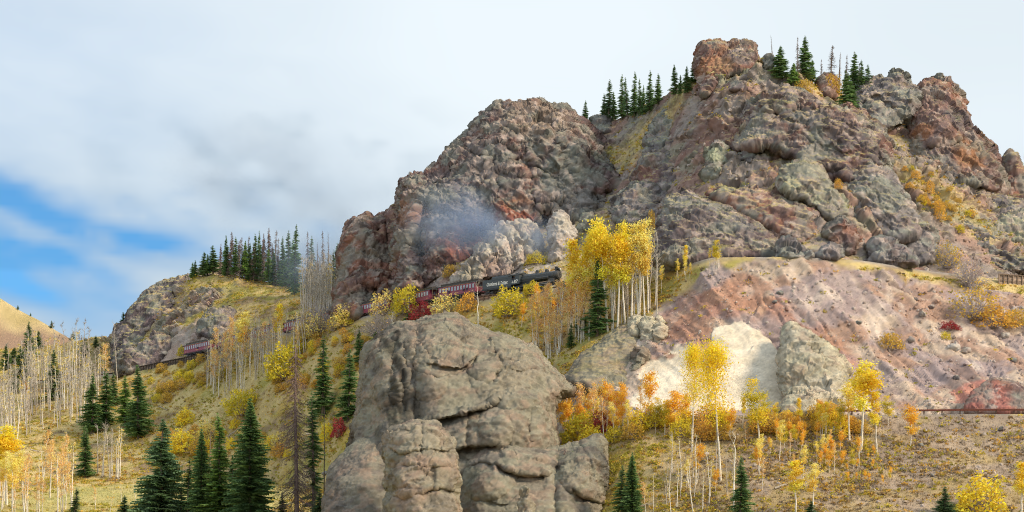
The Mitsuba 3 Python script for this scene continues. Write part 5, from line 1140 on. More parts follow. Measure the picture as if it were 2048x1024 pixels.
scatter(22, [(1780, 340), (1860, 350), (1920, 400), (1960, 470), (1900, 470), (1820, 410)], ['so', 'sw', 'syl', 'sw'], (8, 18), 'small bush below the reddish tower', 'small bushes below the reddish tower', 826, 18)

# undergrowth: grass tufts and low brush, nobody could count them
rg = np.random.default_rng(31)
w_low = np.where((seg > 3.02) & (seg < 5.95) & (cut < 0.3) & (road < .2), 1.0, 0) * (1 - meadow)
w_up = np.where((seg > 7.05) & (seg < 9.8), 1.0, 0) * np.clip(np.maximum(g_up, 1 - up_x), 0, 1) * (1 - talus)
clump = sstep(-0.15, 0.3, sfbm(GV, 5, 3, 91))
wgt = (w_low * (0.25 + clump) * np.where(rb > .5, np.where(GV[:, 0] > 55, .45, 1.0), 1.0) + 0.6 * w_up * (0.2 + clump) + 0.02 * cut * (1 - scar)) * (GV[:, 0] < 130)
area = np.ones(len(GV))
pick = rg.choice(len(GV), 20000, replace=False, p=wgt / wgt.sum())
NL = 16
ctr = np.repeat(GV[pick], NL, 0)
sz = np.repeat(rg.uniform(0.25, 0.85, len(pick)) ** 1.2, NL)
off = rg.normal(size=(len(ctr), 3)) * [.55, .55, .34] * sz[:, None]
off[:, 2] = np.abs(off[:, 2]) + 0.03
hue = sfbm(GV[pick], 9, 3, 92)
pals = np.array([(.40, .37, .07), (.55, .44, .08), (.58, .37, .08), (.33, .23, .12), (.30, .25, .20), (.44, .38, .17)])
pi = np.clip((hue * 3 + rg.normal(size=len(pick)) * 1.1 + 1.6), 0, 5.99).astype(int)
pi = np.where((rb[pick] > .5) & (rg.random(len(pick)) < .6), rg.choice([1, 2, 3, 3, 4, 4], len(pick)), pi)
cc = np.repeat(pals[pi] * rg.uniform(.75, 1.2, (len(pick), 1)), NL, 0) * rg.uniform(.8, 1.2, (len(ctr), 1))
bv, bf, bc = diamonds(ctr + off, rg.uniform(.10, .24, len(ctr)), rg, np.clip(cc, .02, .9))
scene['brush'] = mikit.ply((bv, bf), 'mat_leaf', smooth=False, color=bc)
tag('brush', 'low yellow and russet brush covering the slopes', None, None, 'stuff')
w_gr = (w_low + meadow * (seg > 2.9) * (seg < 4.0) + w_up + 0.8 * ridge + 0.05 * bench * (GV[:, 0] > 30)) * (GV[:, 1] < 620)
pick = rg.choice(len(GV), 40000, replace=False, p=w_gr / w_gr.sum())
NB = 4
p0 = np.repeat(GV[pick], NB, 0) + rg.normal(size=(len(pick) * NB, 3)) * [.16, .16, 0]
hgt = np.repeat(rg.uniform(.18, .5, len(pick)), NB)
lean = rg.normal(size=p0.shape) * [.35, .35, 0]
tip = p0 + (lean + [0, 0, 1]) * hgt[:, None]
sidev = rg.normal(size=p0.shape) * [1, 1, 0]
sidev *= (0.05 / (np.linalg.norm(sidev, axis=1) + 1e-9))[:, None]
gc = np.repeat(col[pick] * rg.uniform(.8, 1.3, (len(pick), 1)), NB, 0) * [1.08, 1.05, .95]
gv, gf, gcc = tris(p0 - sidev, p0 + sidev, tip, np.clip(gc, .02, .9))
scene['grass'] = mikit.ply((gv, gf), 'mat_needle', smooth=False, color=gcc)
tag('grass', 'dry straw coloured grass tufts on the open slopes', None, None, 'stuff')

LOGS = [(640, 868, 40, 12, 'fallen grey log on the flat left of the tan dome'), (330, 822, 34, -25, 'fallen log beside the dark spruce row'), (360, 935, 44, 30, 'fallen log leaning out of the bushes by the meadow'), (120, 822, 30, 20, 'fallen trunk among the bare aspens'), (1290, 1012, 36, 8, 'fallen white log beside the dark spruces'), (1420, 350, 40, -40, 'grey log lying below the lichen covered boulder'),
        (470, 866, 30, 40, 'fallen log behind the tall thick spruce'), (80, 905, 34, -12, 'fallen trunk at the foot of the left grove'), (1105, 706, 26, -35, 'fallen trunk on the bank under the peach aspens'), (1560, 975, 26, 15, 'fallen log on the mauve slope')]
for k, (a, q, w, ang, lab) in enumerate(LOGS):
    g = ground(a, q)
    ln = w * g[1] / F
    dx = np.array([math.cos(math.radians(ang)), 0.35, math.sin(math.radians(ang))]) * ln / 2
    t = np.linspace(-1, 1, 7)[:, None]
    pts = g + [0, -.25, .16] + dx * t + 0.06 * np.random.default_rng(k).normal(size=(7, 3))
    v, f = tube(pts, np.linspace(.17, .07, 7), 7)
    key = numbered('fallen_log')
    scene[key] = mikit.ply((v, f), 'mat_ground', smooth=True, color=np.tile((.42, .38, .34), (len(v), 1)) * (0.75 + 0.4 * noise(v * 3, k))[:, None])
    tag(key, lab, 'log')

# ------------------------------------------------------------------ the train
import manifold3d as m3
scene['mat_paint'] = {'type': 'twosided', 'bsdf': {'type': 'principled', 'base_color': VC, 'roughness': 0.42, 'specular': 0.45}}
scene['mat_pane'] = {'type': 'twosided', 'bsdf': {'type': 'principled', 'base_color': {'type': 'rgb', 'value': [.36, .40, .46]}, 'roughness': 0.12, 'specular': 0.6}}
scene['mat_iron'] = {'type': 'twosided', 'bsdf': {'type': 'principled', 'base_color': VC, 'roughness': 0.38, 'specular': 0.5}}
MAR, MAR2, BLK, GOLD, WHT, WOOD = (.25, .055, .095), (.15, .03, .06), (.022, .026, .032), (.62, .30, .08), (.85, .85, .82), (.17, .12, .095)


def box(x0, x1, y0, y1, z0, z1, ch=0.0):
    """A box; with ch its long edges are chamfered."""
    if ch:
        P = shapely.Polygon([(y0 + ch, z0), (y1 - ch, z0), (y1, z0 + ch), (y1, z1 - ch), (y1 - ch, z1), (y0 + ch, z1), (y0, z1 - ch), (y0, z0 + ch)])
        return prism(P, x0, x1)
    m = trimesh.creation.box(extents=(x1 - x0, y1 - y0, z1 - z0))
    return np.array(m.vertices) + [(x0 + x1) / 2, (y0 + y1) / 2, (z0 + z1) / 2], np.array(m.faces)


def prism(P, x0, x1):
    """A section in (y, z) drawn out along x."""
    m = trimesh.creation.extrude_polygon(P, x1 - x0, engine='earcut')
    v = np.array(m.vertices)
    return np.stack([v[:, 2] + x0, v[:, 0], v[:, 1]], -1), np.array(m.faces)


def cyl(p, q, r, n=20, r2=None):
    p, q = np.asarray(p, float), np.asarray(q, float)
    t = (q - p) / np.linalg.norm(q - p)
    a = np.cross(t, [0, 0, 1] if abs(t[2]) < .9 else [1, 0, 0]); a /= np.linalg.norm(a)
    b = np.cross(t, a)
    an = np.arange(n) * 2 * np.pi / n
    ring = np.cos(an)[:, None] * a + np.sin(an)[:, None] * b
    v = np.vstack([p + ring * r, q + ring * (r if r2 is None else r2), [p], [q]])
    i = np.arange(n); j = (i + 1) % n
    f = np.vstack([np.stack([i, j, j + n], 1), np.stack([i, j + n, i + n], 1), np.stack([j, i, i * 0 + 2 * n], 1), np.stack([i + n, j + n, i * 0 + 2 * n + 1], 1)])
    return v, f


def dome(c, r, h, n=18):
    an = np.linspace(0, np.pi / 2, 7)
    prof = [(r * 1.12, 0), (r, .12 * h), (r, .55 * h)] + [(r * math.cos(a), .55 * h + .45 * h * math.sin(a)) for a in an[1:]]
    m = trimesh.creation.revolve(np.array(prof), sections=n)
    return np.array(m.vertices) + c, np.array(m.faces)


def P_(parts, mat='mat_paint', smooth=30):
    """One part of several pieces with a colour each; parts: ((v, f), colour)."""
    v, f, c = join([(p[0], p[1], col_) for p, col_ in parts])
    return mikit.ply((v, f), mat, smooth=False, color=c)


def lettering(text, h, x, y, z, shear=0.0, width=None):
    m = meshkit.text_mesh(text, h, 0.012, bold=True)
    v = np.array(m.vertices)
    v[:, 0] += shear * v[:, 1]
    if width: v[:, 0] *= width / (v[:, 0].max() - v[:, 0].min())
    return np.stack([v[:, 0] + x, -v[:, 2] + y, v[:, 1] + z], -1), np.array(m.faces)


def pose(px_rear, px_front, scale=1.0, up=0.0):
    """Where a car stands: x along the rails towards the engine, its middle over the middle of the two points."""
    a, b = on_track(px_rear), on_track(px_front)
    d = b - a
    d = d / np.linalg.norm(d)
    s = np.cross([0, 0, 1.0], d); s /= np.linalg.norm(s)
    n = np.cross(d, s)
    M = np.eye(4)
    M[:3, 0], M[:3, 1], M[:3, 2], M[:3, 3] = d * scale, s * scale, n * scale, (a + b) / 2 + [0, 0, up]
    return M


def on_track(p):
    return np.array([np.interp(p, _tp, TRACK[:, k]) for k in range(3)])


def truck(cx, wheels=2, r=.36, gap=1.5, yy=.62):
    ps = []
    for k in range(wheels):
        x = cx + (k - (wheels - 1) / 2) * gap
        for s in (-1, 1):
            ps.append((cyl((x, s * (yy - .06), r), (x, s * (yy + .06), r), r, 16), (.05, .045, .045)))
        ps.append((cyl((x, -yy, r), (x, yy, r), .07, 8), BLK))
    for s in (-1, 1):
        ps.append((box(cx - gap * .75, cx + gap * .75, s * (yy + .2) - .05, s * (yy + .2) + .05, r - .06, r + .14), (.05, .045, .045)))
    ps.append((box(cx - .25, cx + .25, -1.0, 1.0, r + .02, r + .3), BLK))
    return P_(ps, 'mat_iron')


HL = 7.6        # half the coach length over its platforms
BL = 6.55       # half of the closed body
coach = {}
W2, FL, EV = 1.27, 1.0, 3.02
bodyP = shapely.Polygon([(-W2, FL), (W2, FL), (W2, 1.62), (W2 + .035, 1.66), (W2 + .035, 1.72), (W2, 1.74), (W2, EV), (-W2, EV), (-W2, 1.74), (-W2 - .035, 1.72), (-W2 - .035, 1.66), (-W2, 1.62)])
coach['body'] = P_([(prism(bodyP, -BL, BL), MAR)])
an = np.linspace(-1, 1, 11)
roofP = shapely.Polygon([(x * (W2 + .12), EV + .34 * (1 - x * x)) for x in an] + [(W2 + .12, EV - .1), (-W2 - .12, EV - .1)])
clerP = shapely.Polygon([(x * .68, EV + .62 + .12 * (1 - x * x)) for x in an] + [(.6, EV + .24), (-.6, EV + .24)])
coach['roof'] = P_([(prism(roofP, -HL + .05, HL - .05), (.035, .034, .036)), (prism(clerP, -BL, BL), (.05, .045, .045))])
k = 0
nw = 12
xs = np.linspace(-BL + .75, BL - .75, nw)
for s in (-1, 1):
    for x in xs:
        nm = 'window' if k == 0 else f'window_{k:03d}'
        v, f = box(x - .31, x + .31, -.012, .012, 1.86, 2.68)
        v[:, 1] += s * (W2 + .012)
        coach[nm] = mikit.ply((v, f), 'mat_pane')
        k += 1
fr = []
for s in (-1, 1):
    for x in xs:
        for (a, b, c_, d_) in ((x - .37, x - .31, 1.80, 2.74), (x + .31, x + .37, 1.80, 2.74), (x - .31, x + .31, 2.68, 2.74), (x - .31, x + .31, 1.80, 1.86)):
            fr.append((box(a, b, s * (W2 + .02) - .02, s * (W2 + .02) + .02, c_, d_), MAR2))
coach['window_trim'] = P_(fr)
stripe = []
for s in (-1, 1):
    stripe.append((box(-4.6, 4.6, s * (W2 + .008) - .008, s * (W2 + .008) + .008, 2.85, 2.93), GOLD))
    for x0, x1 in ((-.7, .7), (-5.9, -5.4), (5.4, 5.9)):
        stripe.append((box(x0, x1, s * (W2 + .008) - .008, s * (W2 + .008) + .008, 1.26, 1.38), GOLD))
coach['gold_trim'] = P_(stripe)
for q, s in enumerate((-1, 1)):
    coach['door' + ('' if q == 0 else '_001')] = P_([(box(s * BL - .03, s * BL + .03, -.38, .38, FL, 2.95), MAR2), (box(s * BL - .045, s * BL + .045, -.24, .24, 2.0, 2.75), (.16, .18, .21))])
    rail = [(box(min(s * BL, s * HL), max(s * BL, s * HL), -1.15, 1.15, FL - .12, FL), MAR2)]
    for y in (-1.1, -.4, .4, 1.1):
        rail.append((cyl((s * (HL - .08), y, FL), (s * (HL - .08), y, FL + 1.0), .03, 6), (.30, .24, .15)))
    for y in (-1.1, 1.1):
        rail.append((cyl((s * (HL - .08), y, FL + 1), (s * (HL - .08), y, EV), .035, 6), (.30, .24, .15)))
    for z in (.45, .95):
        rail.append((cyl((s * (HL - .08), -1.1, FL + z), (s * (HL - .08), 1.1, FL + z), .025, 6), (.42, .33, .16)))
    for y in (-1, 1):
        for st in range(3):
            x = s * (BL + .5)
            rail.append((box(x - .35, x + .35, y * 1.08 - .14, y * 1.08 + .14, .42 + st * .2, .46 + st * .2), BLK))
    coach['platform' + ('' if q == 0 else '_001')] = P_(rail)
    coach['truck' + ('' if q == 0 else '_001')] = truck(s * 4.9)
coach['underframe'] = P_([(box(-BL, BL, -1.1, 1.1, FL - .25, FL), (.05, .03, .035))] + [(box(-3, 3, s * .95 - .05, s * .95 + .05, .48, .56), BLK) for s in (-1, 1)] + [(box(x - .05, x + .05, s * .95 - .05, s * .95 + .05, .5, FL - .2), BLK) for s in (-1, 1) for x in (-1.8, 1.8)] + [(box(-.9, .6, -.5, .5, .45, .8), BLK)])
scene['proto_coach'] = {'type': 'shapegroup', **coach}
WHERE = ['coupled right behind the tender', 'second behind the tender, half hidden by the round yellow green bush', 'third behind the tender, mostly behind the lilac bush', 'fourth behind the tender at the foot of the twin topped spire', 'fifth behind the tender, roof showing over the leafless bush', 'sixth behind the tender among bare aspens', 'next to last, seen in the gap of the aspens', 'last of the train, standing above the timber wall']
for k, (a, b) in enumerate(zip(gaps[1:], gaps[:-1])):
    key = numbered('passenger_coach')
    M = pose(a, b)
    scene[key] = {'type': 'instance', 'to_world': T4(M), 'shapes': {'type': 'ref', 'id': 'proto_coach'}}
    labels[f'{key}__window_trim'] = {'kind': 'stuff'}
    tag(key, 'maroon wooden passenger coach ' + WHERE[k], 'railway carriage', 'maroon coaches of the train')

# tender: x runs to the engine
s_rear = on_track(970)
arc = np.concatenate([[0], np.cumsum(np.linalg.norm(np.diff(TRACK, axis=0), axis=1))])
arc970 = np.interp(970, _tp, arc)


def px_at(s):
    return float(np.interp(arc970 + s, arc, _tp))


def place(key, M, parts):
    for n, d in parts.items():
        scene[f'{key}__{n}'] = {**d, 'to_world': T4(M)}


DKB = (.045, .058, .068)
tend = {}
tend['tank'] = P_([(box(-3.9, 3.9, -1.32, 1.32, 1.05, 2.75, .06), DKB), (box(-4.05, 4.05, -1.34, 1.34, .85, 1.05), BLK)], 'mat_iron')
tend['coal_bunker'] = P_([(prism(shapely.Polygon([(-1.30, 2.75), (1.30, 2.75), (1.30, 3.15), (1.05, 3.45), (-1.05, 3.45), (-1.30, 3.15)]), -1.4, 3.85), DKB), (box(-3.6, -1.4, -1.28, -1.22, 2.75, 2.9), DKB), (box(-3.6, -1.4, 1.22, 1.28, 2.75, 2.9), DKB)], 'mat_iron')
cv = []
rg2 = np.random.default_rng(4)
for _ in range(46):
    m_ = trimesh.creation.icosphere(0)
    cv.append(((np.array(m_.vertices) * rg2.uniform(.16, .3) * rg2.uniform(.6, 1.2, 3) + [rg2.uniform(-1, 3.5), rg2.uniform(-.9, .9), 3.48 + .15 * rg2.random()], np.array(m_.faces)), (.02, .02, .022)))
tend['coal'] = P_(cv, 'mat_iron')
tend['lettering'] = P_([(lettering('Cumbres & Toltec', .66, -2.75, -1.33, 1.66, .22, 5.7), WHT)])
tend['hatch'] = P_([(cyl((-2.6, 0, 2.75), (-2.6, 0, 3.02), .35, 16), DKB)], 'mat_iron')
tend['truck'], tend['truck_001'] = truck(-2.5, 2, .38), truck(2.4, 2, .38)
place('tender', pose(px_at(0.4), px_at(8.4)), tend)
tag('tender', 'black coal tender lettered Cumbres & Toltec in white', 'tender')

eng = {}
L0 = -6.2      # rear of the cab
eng['boiler'] = P_([(cyl((L0 + 2.2, 0, 2.35), (L0 + 6.2, 0, 2.38), .98, 28, .88), (.04, .048, .055)), (cyl((L0 + 6.2, 0, 2.38), (L0 + 10.0, 0, 2.38), .86, 28, .80), (.04, .048, .055)), (box(L0 + 2.0, L0 + 5.0, -.85, .85, 1.1, 2.3, .1), BLK)]
                   + [(cyl((L0 + x, 0, 2.37), (L0 + x + .09, 0, 2.37), r, 28), (.055, .06, .065)) for x, r in ((3.4, .99), (4.9, .95), (6.3, .90), (7.6, .88), (8.9, .85))], 'mat_iron')
eng['smokebox'] = P_([(cyl((L0 + 10.0, 0, 2.38), (L0 + 11.3, 0, 2.38), .83, 28), (.06, .06, .06)), (cyl((L0 + 11.3, 0, 2.38), (L0 + 11.42, 0, 2.38), .74, 28, .66), (.075, .075, .075)), (cyl((L0 + 11.42, 0, 2.38), (L0 + 11.5, 0, 2.38), .14, 10), BLK)], 'mat_iron')
eng['smokestack'] = P_([(cyl((L0 + 10.6, 0, 3.1), (L0 + 10.6, 0, 3.95), .26, 18, .32), BLK), (cyl((L0 + 10.6, 0, 3.9), (L0 + 10.6, 0, 4.0), .37, 18), BLK)], 'mat_iron')
eng['steam_dome'] = P_([(dome((L0 + 5.8, 0, 3.2), .42, .72), (.035, .04, .045))], 'mat_iron')
eng['sand_dome'] = P_([(dome((L0 + 8.2, 0, 3.1), .42, .75), (.035, .04, .045))], 'mat_iron')
eng['bell'] = P_([(dome((L0 + 7.0, 0, 3.3), .16, .34, 12), (.30, .22, .08)), (box(L0 + 6.96, L0 + 7.04, -.24, .24, 3.25, 3.32), BLK)], 'mat_iron')
eng['headlight'] = P_([(cyl((L0 + 11.05, 0, 3.45), (L0 + 11.55, 0, 3.45), .24, 16), BLK), (cyl((L0 + 11.55, 0, 3.45), (L0 + 11.58, 0, 3.45), .2, 16), (.6, .6, .55)), (box(L0 + 11.1, L0 + 11.5, -.1, .1, 3.1, 3.3), BLK)], 'mat_iron')
cz0, cz1 = 1.45, 3.3
cw = 1.38
side = []
for s in (-1, 1):
    for (a, b, c_, d_) in ((0, 2.3, cz0, 2.35), (0, .28, 2.35, cz1), (1.15, 2.3, 2.35, cz1), (.28, 1.15, 3.08, cz1)):
        side.append((box(L0 + a, L0 + b, s * cw - .03, s * cw + .03, c_, d_), DKB))
side += [(box(L0 + 2.24, L0 + 2.3, -cw, cw, cz0, 3.4), DKB), (box(L0, L0 + 2.3, -cw, cw, cz0 - .08, cz0), BLK), (box(L0, L0 + .06, -cw, -.6, cz0, 2.5), BLK), (box(L0, L0 + .06, .6, cw, cz0, 2.5), BLK)]
eng['cab'] = P_(side, 'mat_iron')
eng['cab_roof'] = P_([(prism(shapely.Polygon([(x * (cw + .16), 3.26 + .42 * (1 - x * x)) for x in an] + [(cw + .16, 3.2), (cw, 3.24), (-cw, 3.24), (-cw - .16, 3.2)]), L0 - .75, L0 + 2.55), (.04, .045, .05)), (box(L0 + .5, L0 + 1.6, -.5, .5, 3.62, 3.78), BLK)], 'mat_iron')
eng['cab_window'] = P_([(box(L0 + 1.24, L0 + 1.30, s * cw - .045, s * cw + .045, 2.35, 3.08), (.05, .055, .06)) for s in (-1, 1)] + [(box(L0 + 1.3, L0 + 2.0, s * (cw + .012) - .006, s * (cw + .012) + .006, 2.42, 3.0), (.10, .12, .14)) for s in (-1, 1)])
eng['number'] = P_([(lettering('487', .62, L0 + .30, -cw - .032, 1.62, .05, 1.5), WHT)])
eng['running_board'] = P_([(box(L0 + 2.3, L0 + 11.0, s * 1.28 - .16, s * 1.28 + .16, 1.72, 1.77), (.05, .055, .06)) for s in (-1, 1)] + [(cyl((L0 + 2.4, s * 1.0, 2.75), (L0 + 10.8, s * .98, 2.72), .025, 6), (.10, .10, .10)) for s in (-1, 1)], 'mat_iron')
eng['air_pump'] = P_([(cyl((L0 + 9.2, s * .98, 1.85), (L0 + 9.2, s * .98, 2.7), .2, 12), (.06, .06, .06)) for s in (1,)] + [(cyl((L0 + 6.4, -1.12, 2.0), (L0 + 9.4, -1.12, 2.0), .2, 14), (.05, .055, .06))], 'mat_iron')
eng['frame'] = P_([(box(L0 + .2, L0 + 11.6, -.8, .8, .75, 1.15), BLK)], 'mat_iron')
for q, s in enumerate((-1, 1)):
    eng['cylinder' + ('' if q == 0 else '_001')] = P_([(cyl((L0 + 9.5, s * 1.08, .95), (L0 + 10.9, s * 1.08, .95), .36, 18), (.05, .055, .06)), (box(L0 + 9.6, L0 + 10.8, s * 1.05 - .26, s * 1.05 + .26, 1.2, 1.62), (.05, .05, .055))], 'mat_iron')
    eng['side_rod' + ('' if q == 0 else '_001')] = P_([(box(L0 + 3.5, L0 + 7.9, s * 1.04 - .03, s * 1.04 + .03, .42, .54), (.25, .25, .26)), (box(L0 + 6.4, L0 + 9.7, s * 1.12 - .03, s * 1.12 + .03, .72, .84), (.22, .22, .23))], 'mat_iron')
    for w_, x in enumerate((3.5, 5.0, 6.5, 8.0)):
        i_ = q * 4 + w_
        sp = [(cyl((L0 + x, s * .6, .56), (L0 + x, s * .76, .56), .56, 24), (.035, .035, .038)), (cyl((L0 + x, s * .76, .56), (L0 + x, s * .84, .56), .2, 12), (.08, .08, .08)), (box(L0 + x - .25, L0 + x + .1, s * .9 - .12, s * .9 + .12, .4, .6), (.06, .06, .06))]
        eng['driving_wheel' + ('' if i_ == 0 else f'_{i_:03d}')] = P_(sp, 'mat_iron')
eng['leading_truck'], eng['trailing_truck'] = truck(L0 + 11.2, 1, .36), truck(L0 + 1.3, 1, .4)
eng['pilot'] = P_([(box(L0 + 11.5, L0 + 11.7, -1.15, 1.15, .8, 1.15), (.06, .05, .05))] + [(cyl((L0 + 11.65, y * 1.05, .85), (L0 + 12.5 - abs(y) * .75, y * .55, .18), .035, 5), BLK) for y in np.linspace(-1, 1, 11)], 'mat_iron')
Me = pose(px_at(8.7), px_at(20.2))
place('steam_locomotive', Me, eng)
tag('steam_locomotive', 'black steam locomotive numbered 487 climbing the grade at the head of the train', 'steam locomotive')
labels['steam_locomotive__number'] = {'label': 'white cab number 487'}
labels['tender__lettering'] = {'label': 'white sloping letters Cumbres & Toltec'}


# people: an engine driver at the cab window, travellers at the coach windows
def person(cloth, hat=None, seed=0):
    J = dict(hip=(0, 0, .0, .16), bel=(.02, 0, .2, .15), chest=(.05, 0, .42, .165), nk=(.08, 0, .60, .06), hd=(.12, 0, .74, .098), chin=(.17, 0, .68, .06), nose=(.225, 0, .735, .018), shl=(.05, .19, .52, .07), shr=(.05, -.19, .52, .07),
             ell=(.16, .27, .27, .048), elr=(.20, -.30, .30, .048), wrl=(.36, .16, .22, .034), wrr=(.40, -.24, .30, .034), hal=(.43, .13, .23, .04), har=(.48, -.20, .31, .04), kl=(.42, .11, .02, .075), kr=(.42, -.11, .02, .075), al=(.44, .11, -.40, .05), ar=(.44, -.11, -.40, .05), fl=(.56, .12, -.44, .045), fr=(.56, -.12, -.44, .045))
    B = [('hip', 'bel'), ('bel', 'chest'), ('chest', 'nk'), ('chest', 'shl'), ('chest', 'shr'), ('nk', 'hd'), ('hd', 'chin'), ('hd', 'nose'), ('shl', 'ell'), ('shr', 'elr'), ('ell', 'wrl'), ('elr', 'wrr'), ('wrl', 'hal'), ('wrr', 'har'), ('hip', 'kl'), ('hip', 'kr'), ('kl', 'al'), ('kr', 'ar'), ('al', 'fl'), ('ar', 'fr')]
    sph = lambda p: m3.Manifold.sphere(p[3], 14).translate(p[:3])
    tot = m3.Manifold()
    for a, b in B:
        tot += m3.Manifold.batch_hull([sph(J[a]), sph(J[b])])
    for hd, sg in (('hal', 1), ('har', -1)):
        h = np.array(J[hd][:3])
        for j in range(4):
            a0 = h + [.02, sg * (.03 - .02 * j), .0]
            tot += m3.Manifold.batch_hull([sph((*a0, .010)), sph((*(a0 + [.06 - .008 * abs(j - 1), 0, -.02]), .009))])
        tot += m3.Manifold.batch_hull([sph((*(h + [-.01, sg * .02, .02]), .011)), sph((*(h + [.03, -sg * .045, .0]), .009))])
    m = tot.refine_to_length(0.035).to_mesh()
    v, f = np.array(m.vert_properties[:, :3]), np.array(m.tri_verts)
    skin = (.50, .31, .23)
    c = np.tile(cloth, (len(v), 1))
    c[(v[:, 2] > .62) | ((v[:, 0] > .37) & (v[:, 2] > .15))] = skin
    c[(v[:, 2] < .08)] = (.05, .06, .10)
    hr = (v[:, 2] > .79) | ((v[:, 0] < .10) & (v[:, 2] > .69))
    c[hr] = hat or (.06, .04, .03)
    return v, f, c


seats = [('engine driver in a dark jacket leaning at the cab window', Me, (L0 + .70, -.98, 2.25), (.06, .07, .10), (.05, .05, .06)), ('traveller in a black coat leaning out of the front coach', pose(gaps[1], gaps[0]), (xs[8], -1.05, 1.86), (.03, .03, .035), None),
         ('traveller in a red jacket leaning out of the front coach', pose(gaps[1], gaps[0]), (xs[9], -1.05, 1.86), (.28, .05, .05), None), ('traveller in dark clothes at the rear half of the front coach', pose(gaps[1], gaps[0]), (xs[3], -1.05, 1.86), (.04, .05, .07), None),
         ('traveller in a white shirt leaning out of the last coach', pose(gaps[8], gaps[7]), (xs[6], -1.05, 1.86), (.6, .6, .58), None)]
for k, (lab, M, p, cl, hat) in enumerate(seats):
    v, f, c = person(cl, hat)
    R = np.eye(4); a = math.radians(-80)
    R[:3, :3] = [[math.cos(a), -math.sin(a), 0], [math.sin(a), math.cos(a), 0], [0, 0, 1]]
    R[:3, 3] = p
    key = numbered('person')
    scene[key] = mikit.ply((v, f), 'mat_paint', smooth=True, color=c, to_world=T4(M @ R))
    tag(key, lab, 'person')

# ------------------------------------------------------------------ rails, sleepers, timber walls, guardrail
sel = slice(4, len(TRACK) - 4, 2)
tr = TRACK[sel]
dv = np.gradient(tr, axis=0); dv /= np.linalg.norm(dv, axis=1, keepdims=True)
sv = np.stack([-dv[:, 1], dv[:, 0], dv[:, 0] * 0], -1)
for q, s in enumerate((-1, 1)):
    v, f = tube(tr + sv * s * .49 + [0, 0, -.06], np.full(len(tr), .055), 6)
    scene['railway_track__rail' + ('' if q == 0 else '_001')] = mikit.ply((v, f), 'mat_iron', smooth=True, color=np.tile((.16, .11, .085), (len(v), 1)))
L_ = arc[-1]
pos = np.arange(8, L_ - 8, .62)
tp_ = np.stack([np.interp(pos, arc, TRACK[:, k]) for k in range(3)], -1)
td = np.stack([np.interp(pos, _a, _b) for _a, _b in ((arc[sel], sv[:, 0]), (arc[sel], sv[:, 1]), (arc[sel], sv[:, 2]))], -1)
bv0, bf0 = box(-.1, .1, -.98, .98, -.26, -.115)
al_ = np.stack([td[:, 1], -td[:, 0], td[:, 2]], -1)
tv = (tp_[:, None] + bv0[None, :, :1] * al_[:, None] + bv0[None, :, 1:2] * td[:, None] + bv0[None, :, 2:] * [0, 0, 1]).reshape(-1, 3)
tf = (bf0[None] + (np.arange(len(pos)) * len(bv0))[:, None, None]).reshape(-1, 3)
scene['railway_track__sleepers'] = mikit.ply((tv, tf), 'mat_ground', color=np.tile((.13, .10, .08), (len(tv), 1)))
labels['railway_track__sleepers'] = {'kind': 'stuff'}
tag('railway_track', 'narrow gauge railway track on a bench across the mountainside', 'railway track')


def crib(pa, pb, off, top, deep, label, step=1.0, rows=5, colr=WOOD):
    key = numbered('timber_wall')
    rg_ = np.random.default_rng(int(pa))
    a, b = arc[np.argmin(abs(_tp - pa))], arc[np.argmin(abs(_tp - pb))]
    n = max(3, int((b - a) / step))
    S_ = np.linspace(a, b, n)
    c = np.stack([np.interp(S_, arc, TRACK[:, k]) for k in range(3)], -1)
    t = np.gradient(c, axis=0); t /= np.linalg.norm(t, axis=1, keepdims=True)
    nn = np.stack([t[:, 1], -t[:, 0], t[:, 0] * 0], -1)       # towards the valley
    c = c + nn * off + [0, 0, top]
    k = 0

    def put(nm, p, q, w, h, cc):
        d = q - p; ln = np.linalg.norm(d)
        v, f = box(0, ln, -w / 2, w / 2, -h / 2, h / 2)
        d = d / ln
        u = np.array([0, 0, 1.0]) if abs(d[2]) < .9 else nn[0]
        s_ = np.cross(u, d); s_ /= np.linalg.norm(s_)
        u = np.cross(d, s_)
        v = p + v[:, :1] * d + v[:, 1:2] * s_ + v[:, 2:] * u
        kk = numbered(f'{key}__{nm}')
        scene[kk] = mikit.ply((v, f), 'mat_ground', color=np.tile(np.clip(cc, .02, .9), (len(v), 1)))
    for i in range(n):
        put('post', c[i] + nn[i] * .16 - [0, 0, deep], c[i] + nn[i] * .16 + [0, 0, .05 + .15 * rg_.random()], .2, .2, np.array(colr) * rg_.uniform(.7, 1.3))
    for r in range(rows):
        z = -(r + .5) * deep / rows
        for i in range(0, n - 1, 3):
            j = min(i + 3, n - 1)
            put('plank', c[i] + [0, 0, z], c[j] + [0, 0, z], .12, deep / rows * .86, np.array(colr) * rg_.uniform(.6, 1.9))
    for i in range(0, n - 1, 4):
        j = min(i + 4, n - 1)
        put('cap_timber', c[i] + nn[i] * .1 + [0, 0, .12], c[j] + nn[j] * .1 + [0, 0, .12], .4, .2, np.array(colr) * rg_.uniform(.5, .8))
    tag(key, label, 'retaining wall')


crib(292, 445, 2.35, -.45, 1.7, 'low dark timber wall under the last coach', 1.25, 4, (.12, .10, .09))
crib(1972, 2085, 3.7, .05, 2.7, 'weathered timber crib wall at the right edge', .95, 6, (.24, .185, .15))
crib(944, 1012, 2.3, -.5, 1.5, 'short timber wall under the tender', 1.1, 4, (.22, .15, .12))
crib(1070, 1112, 2.3, -.4, 1.9, 'timber cribbing under the locomotive front', 1.0, 4, (.19, .15, .13))

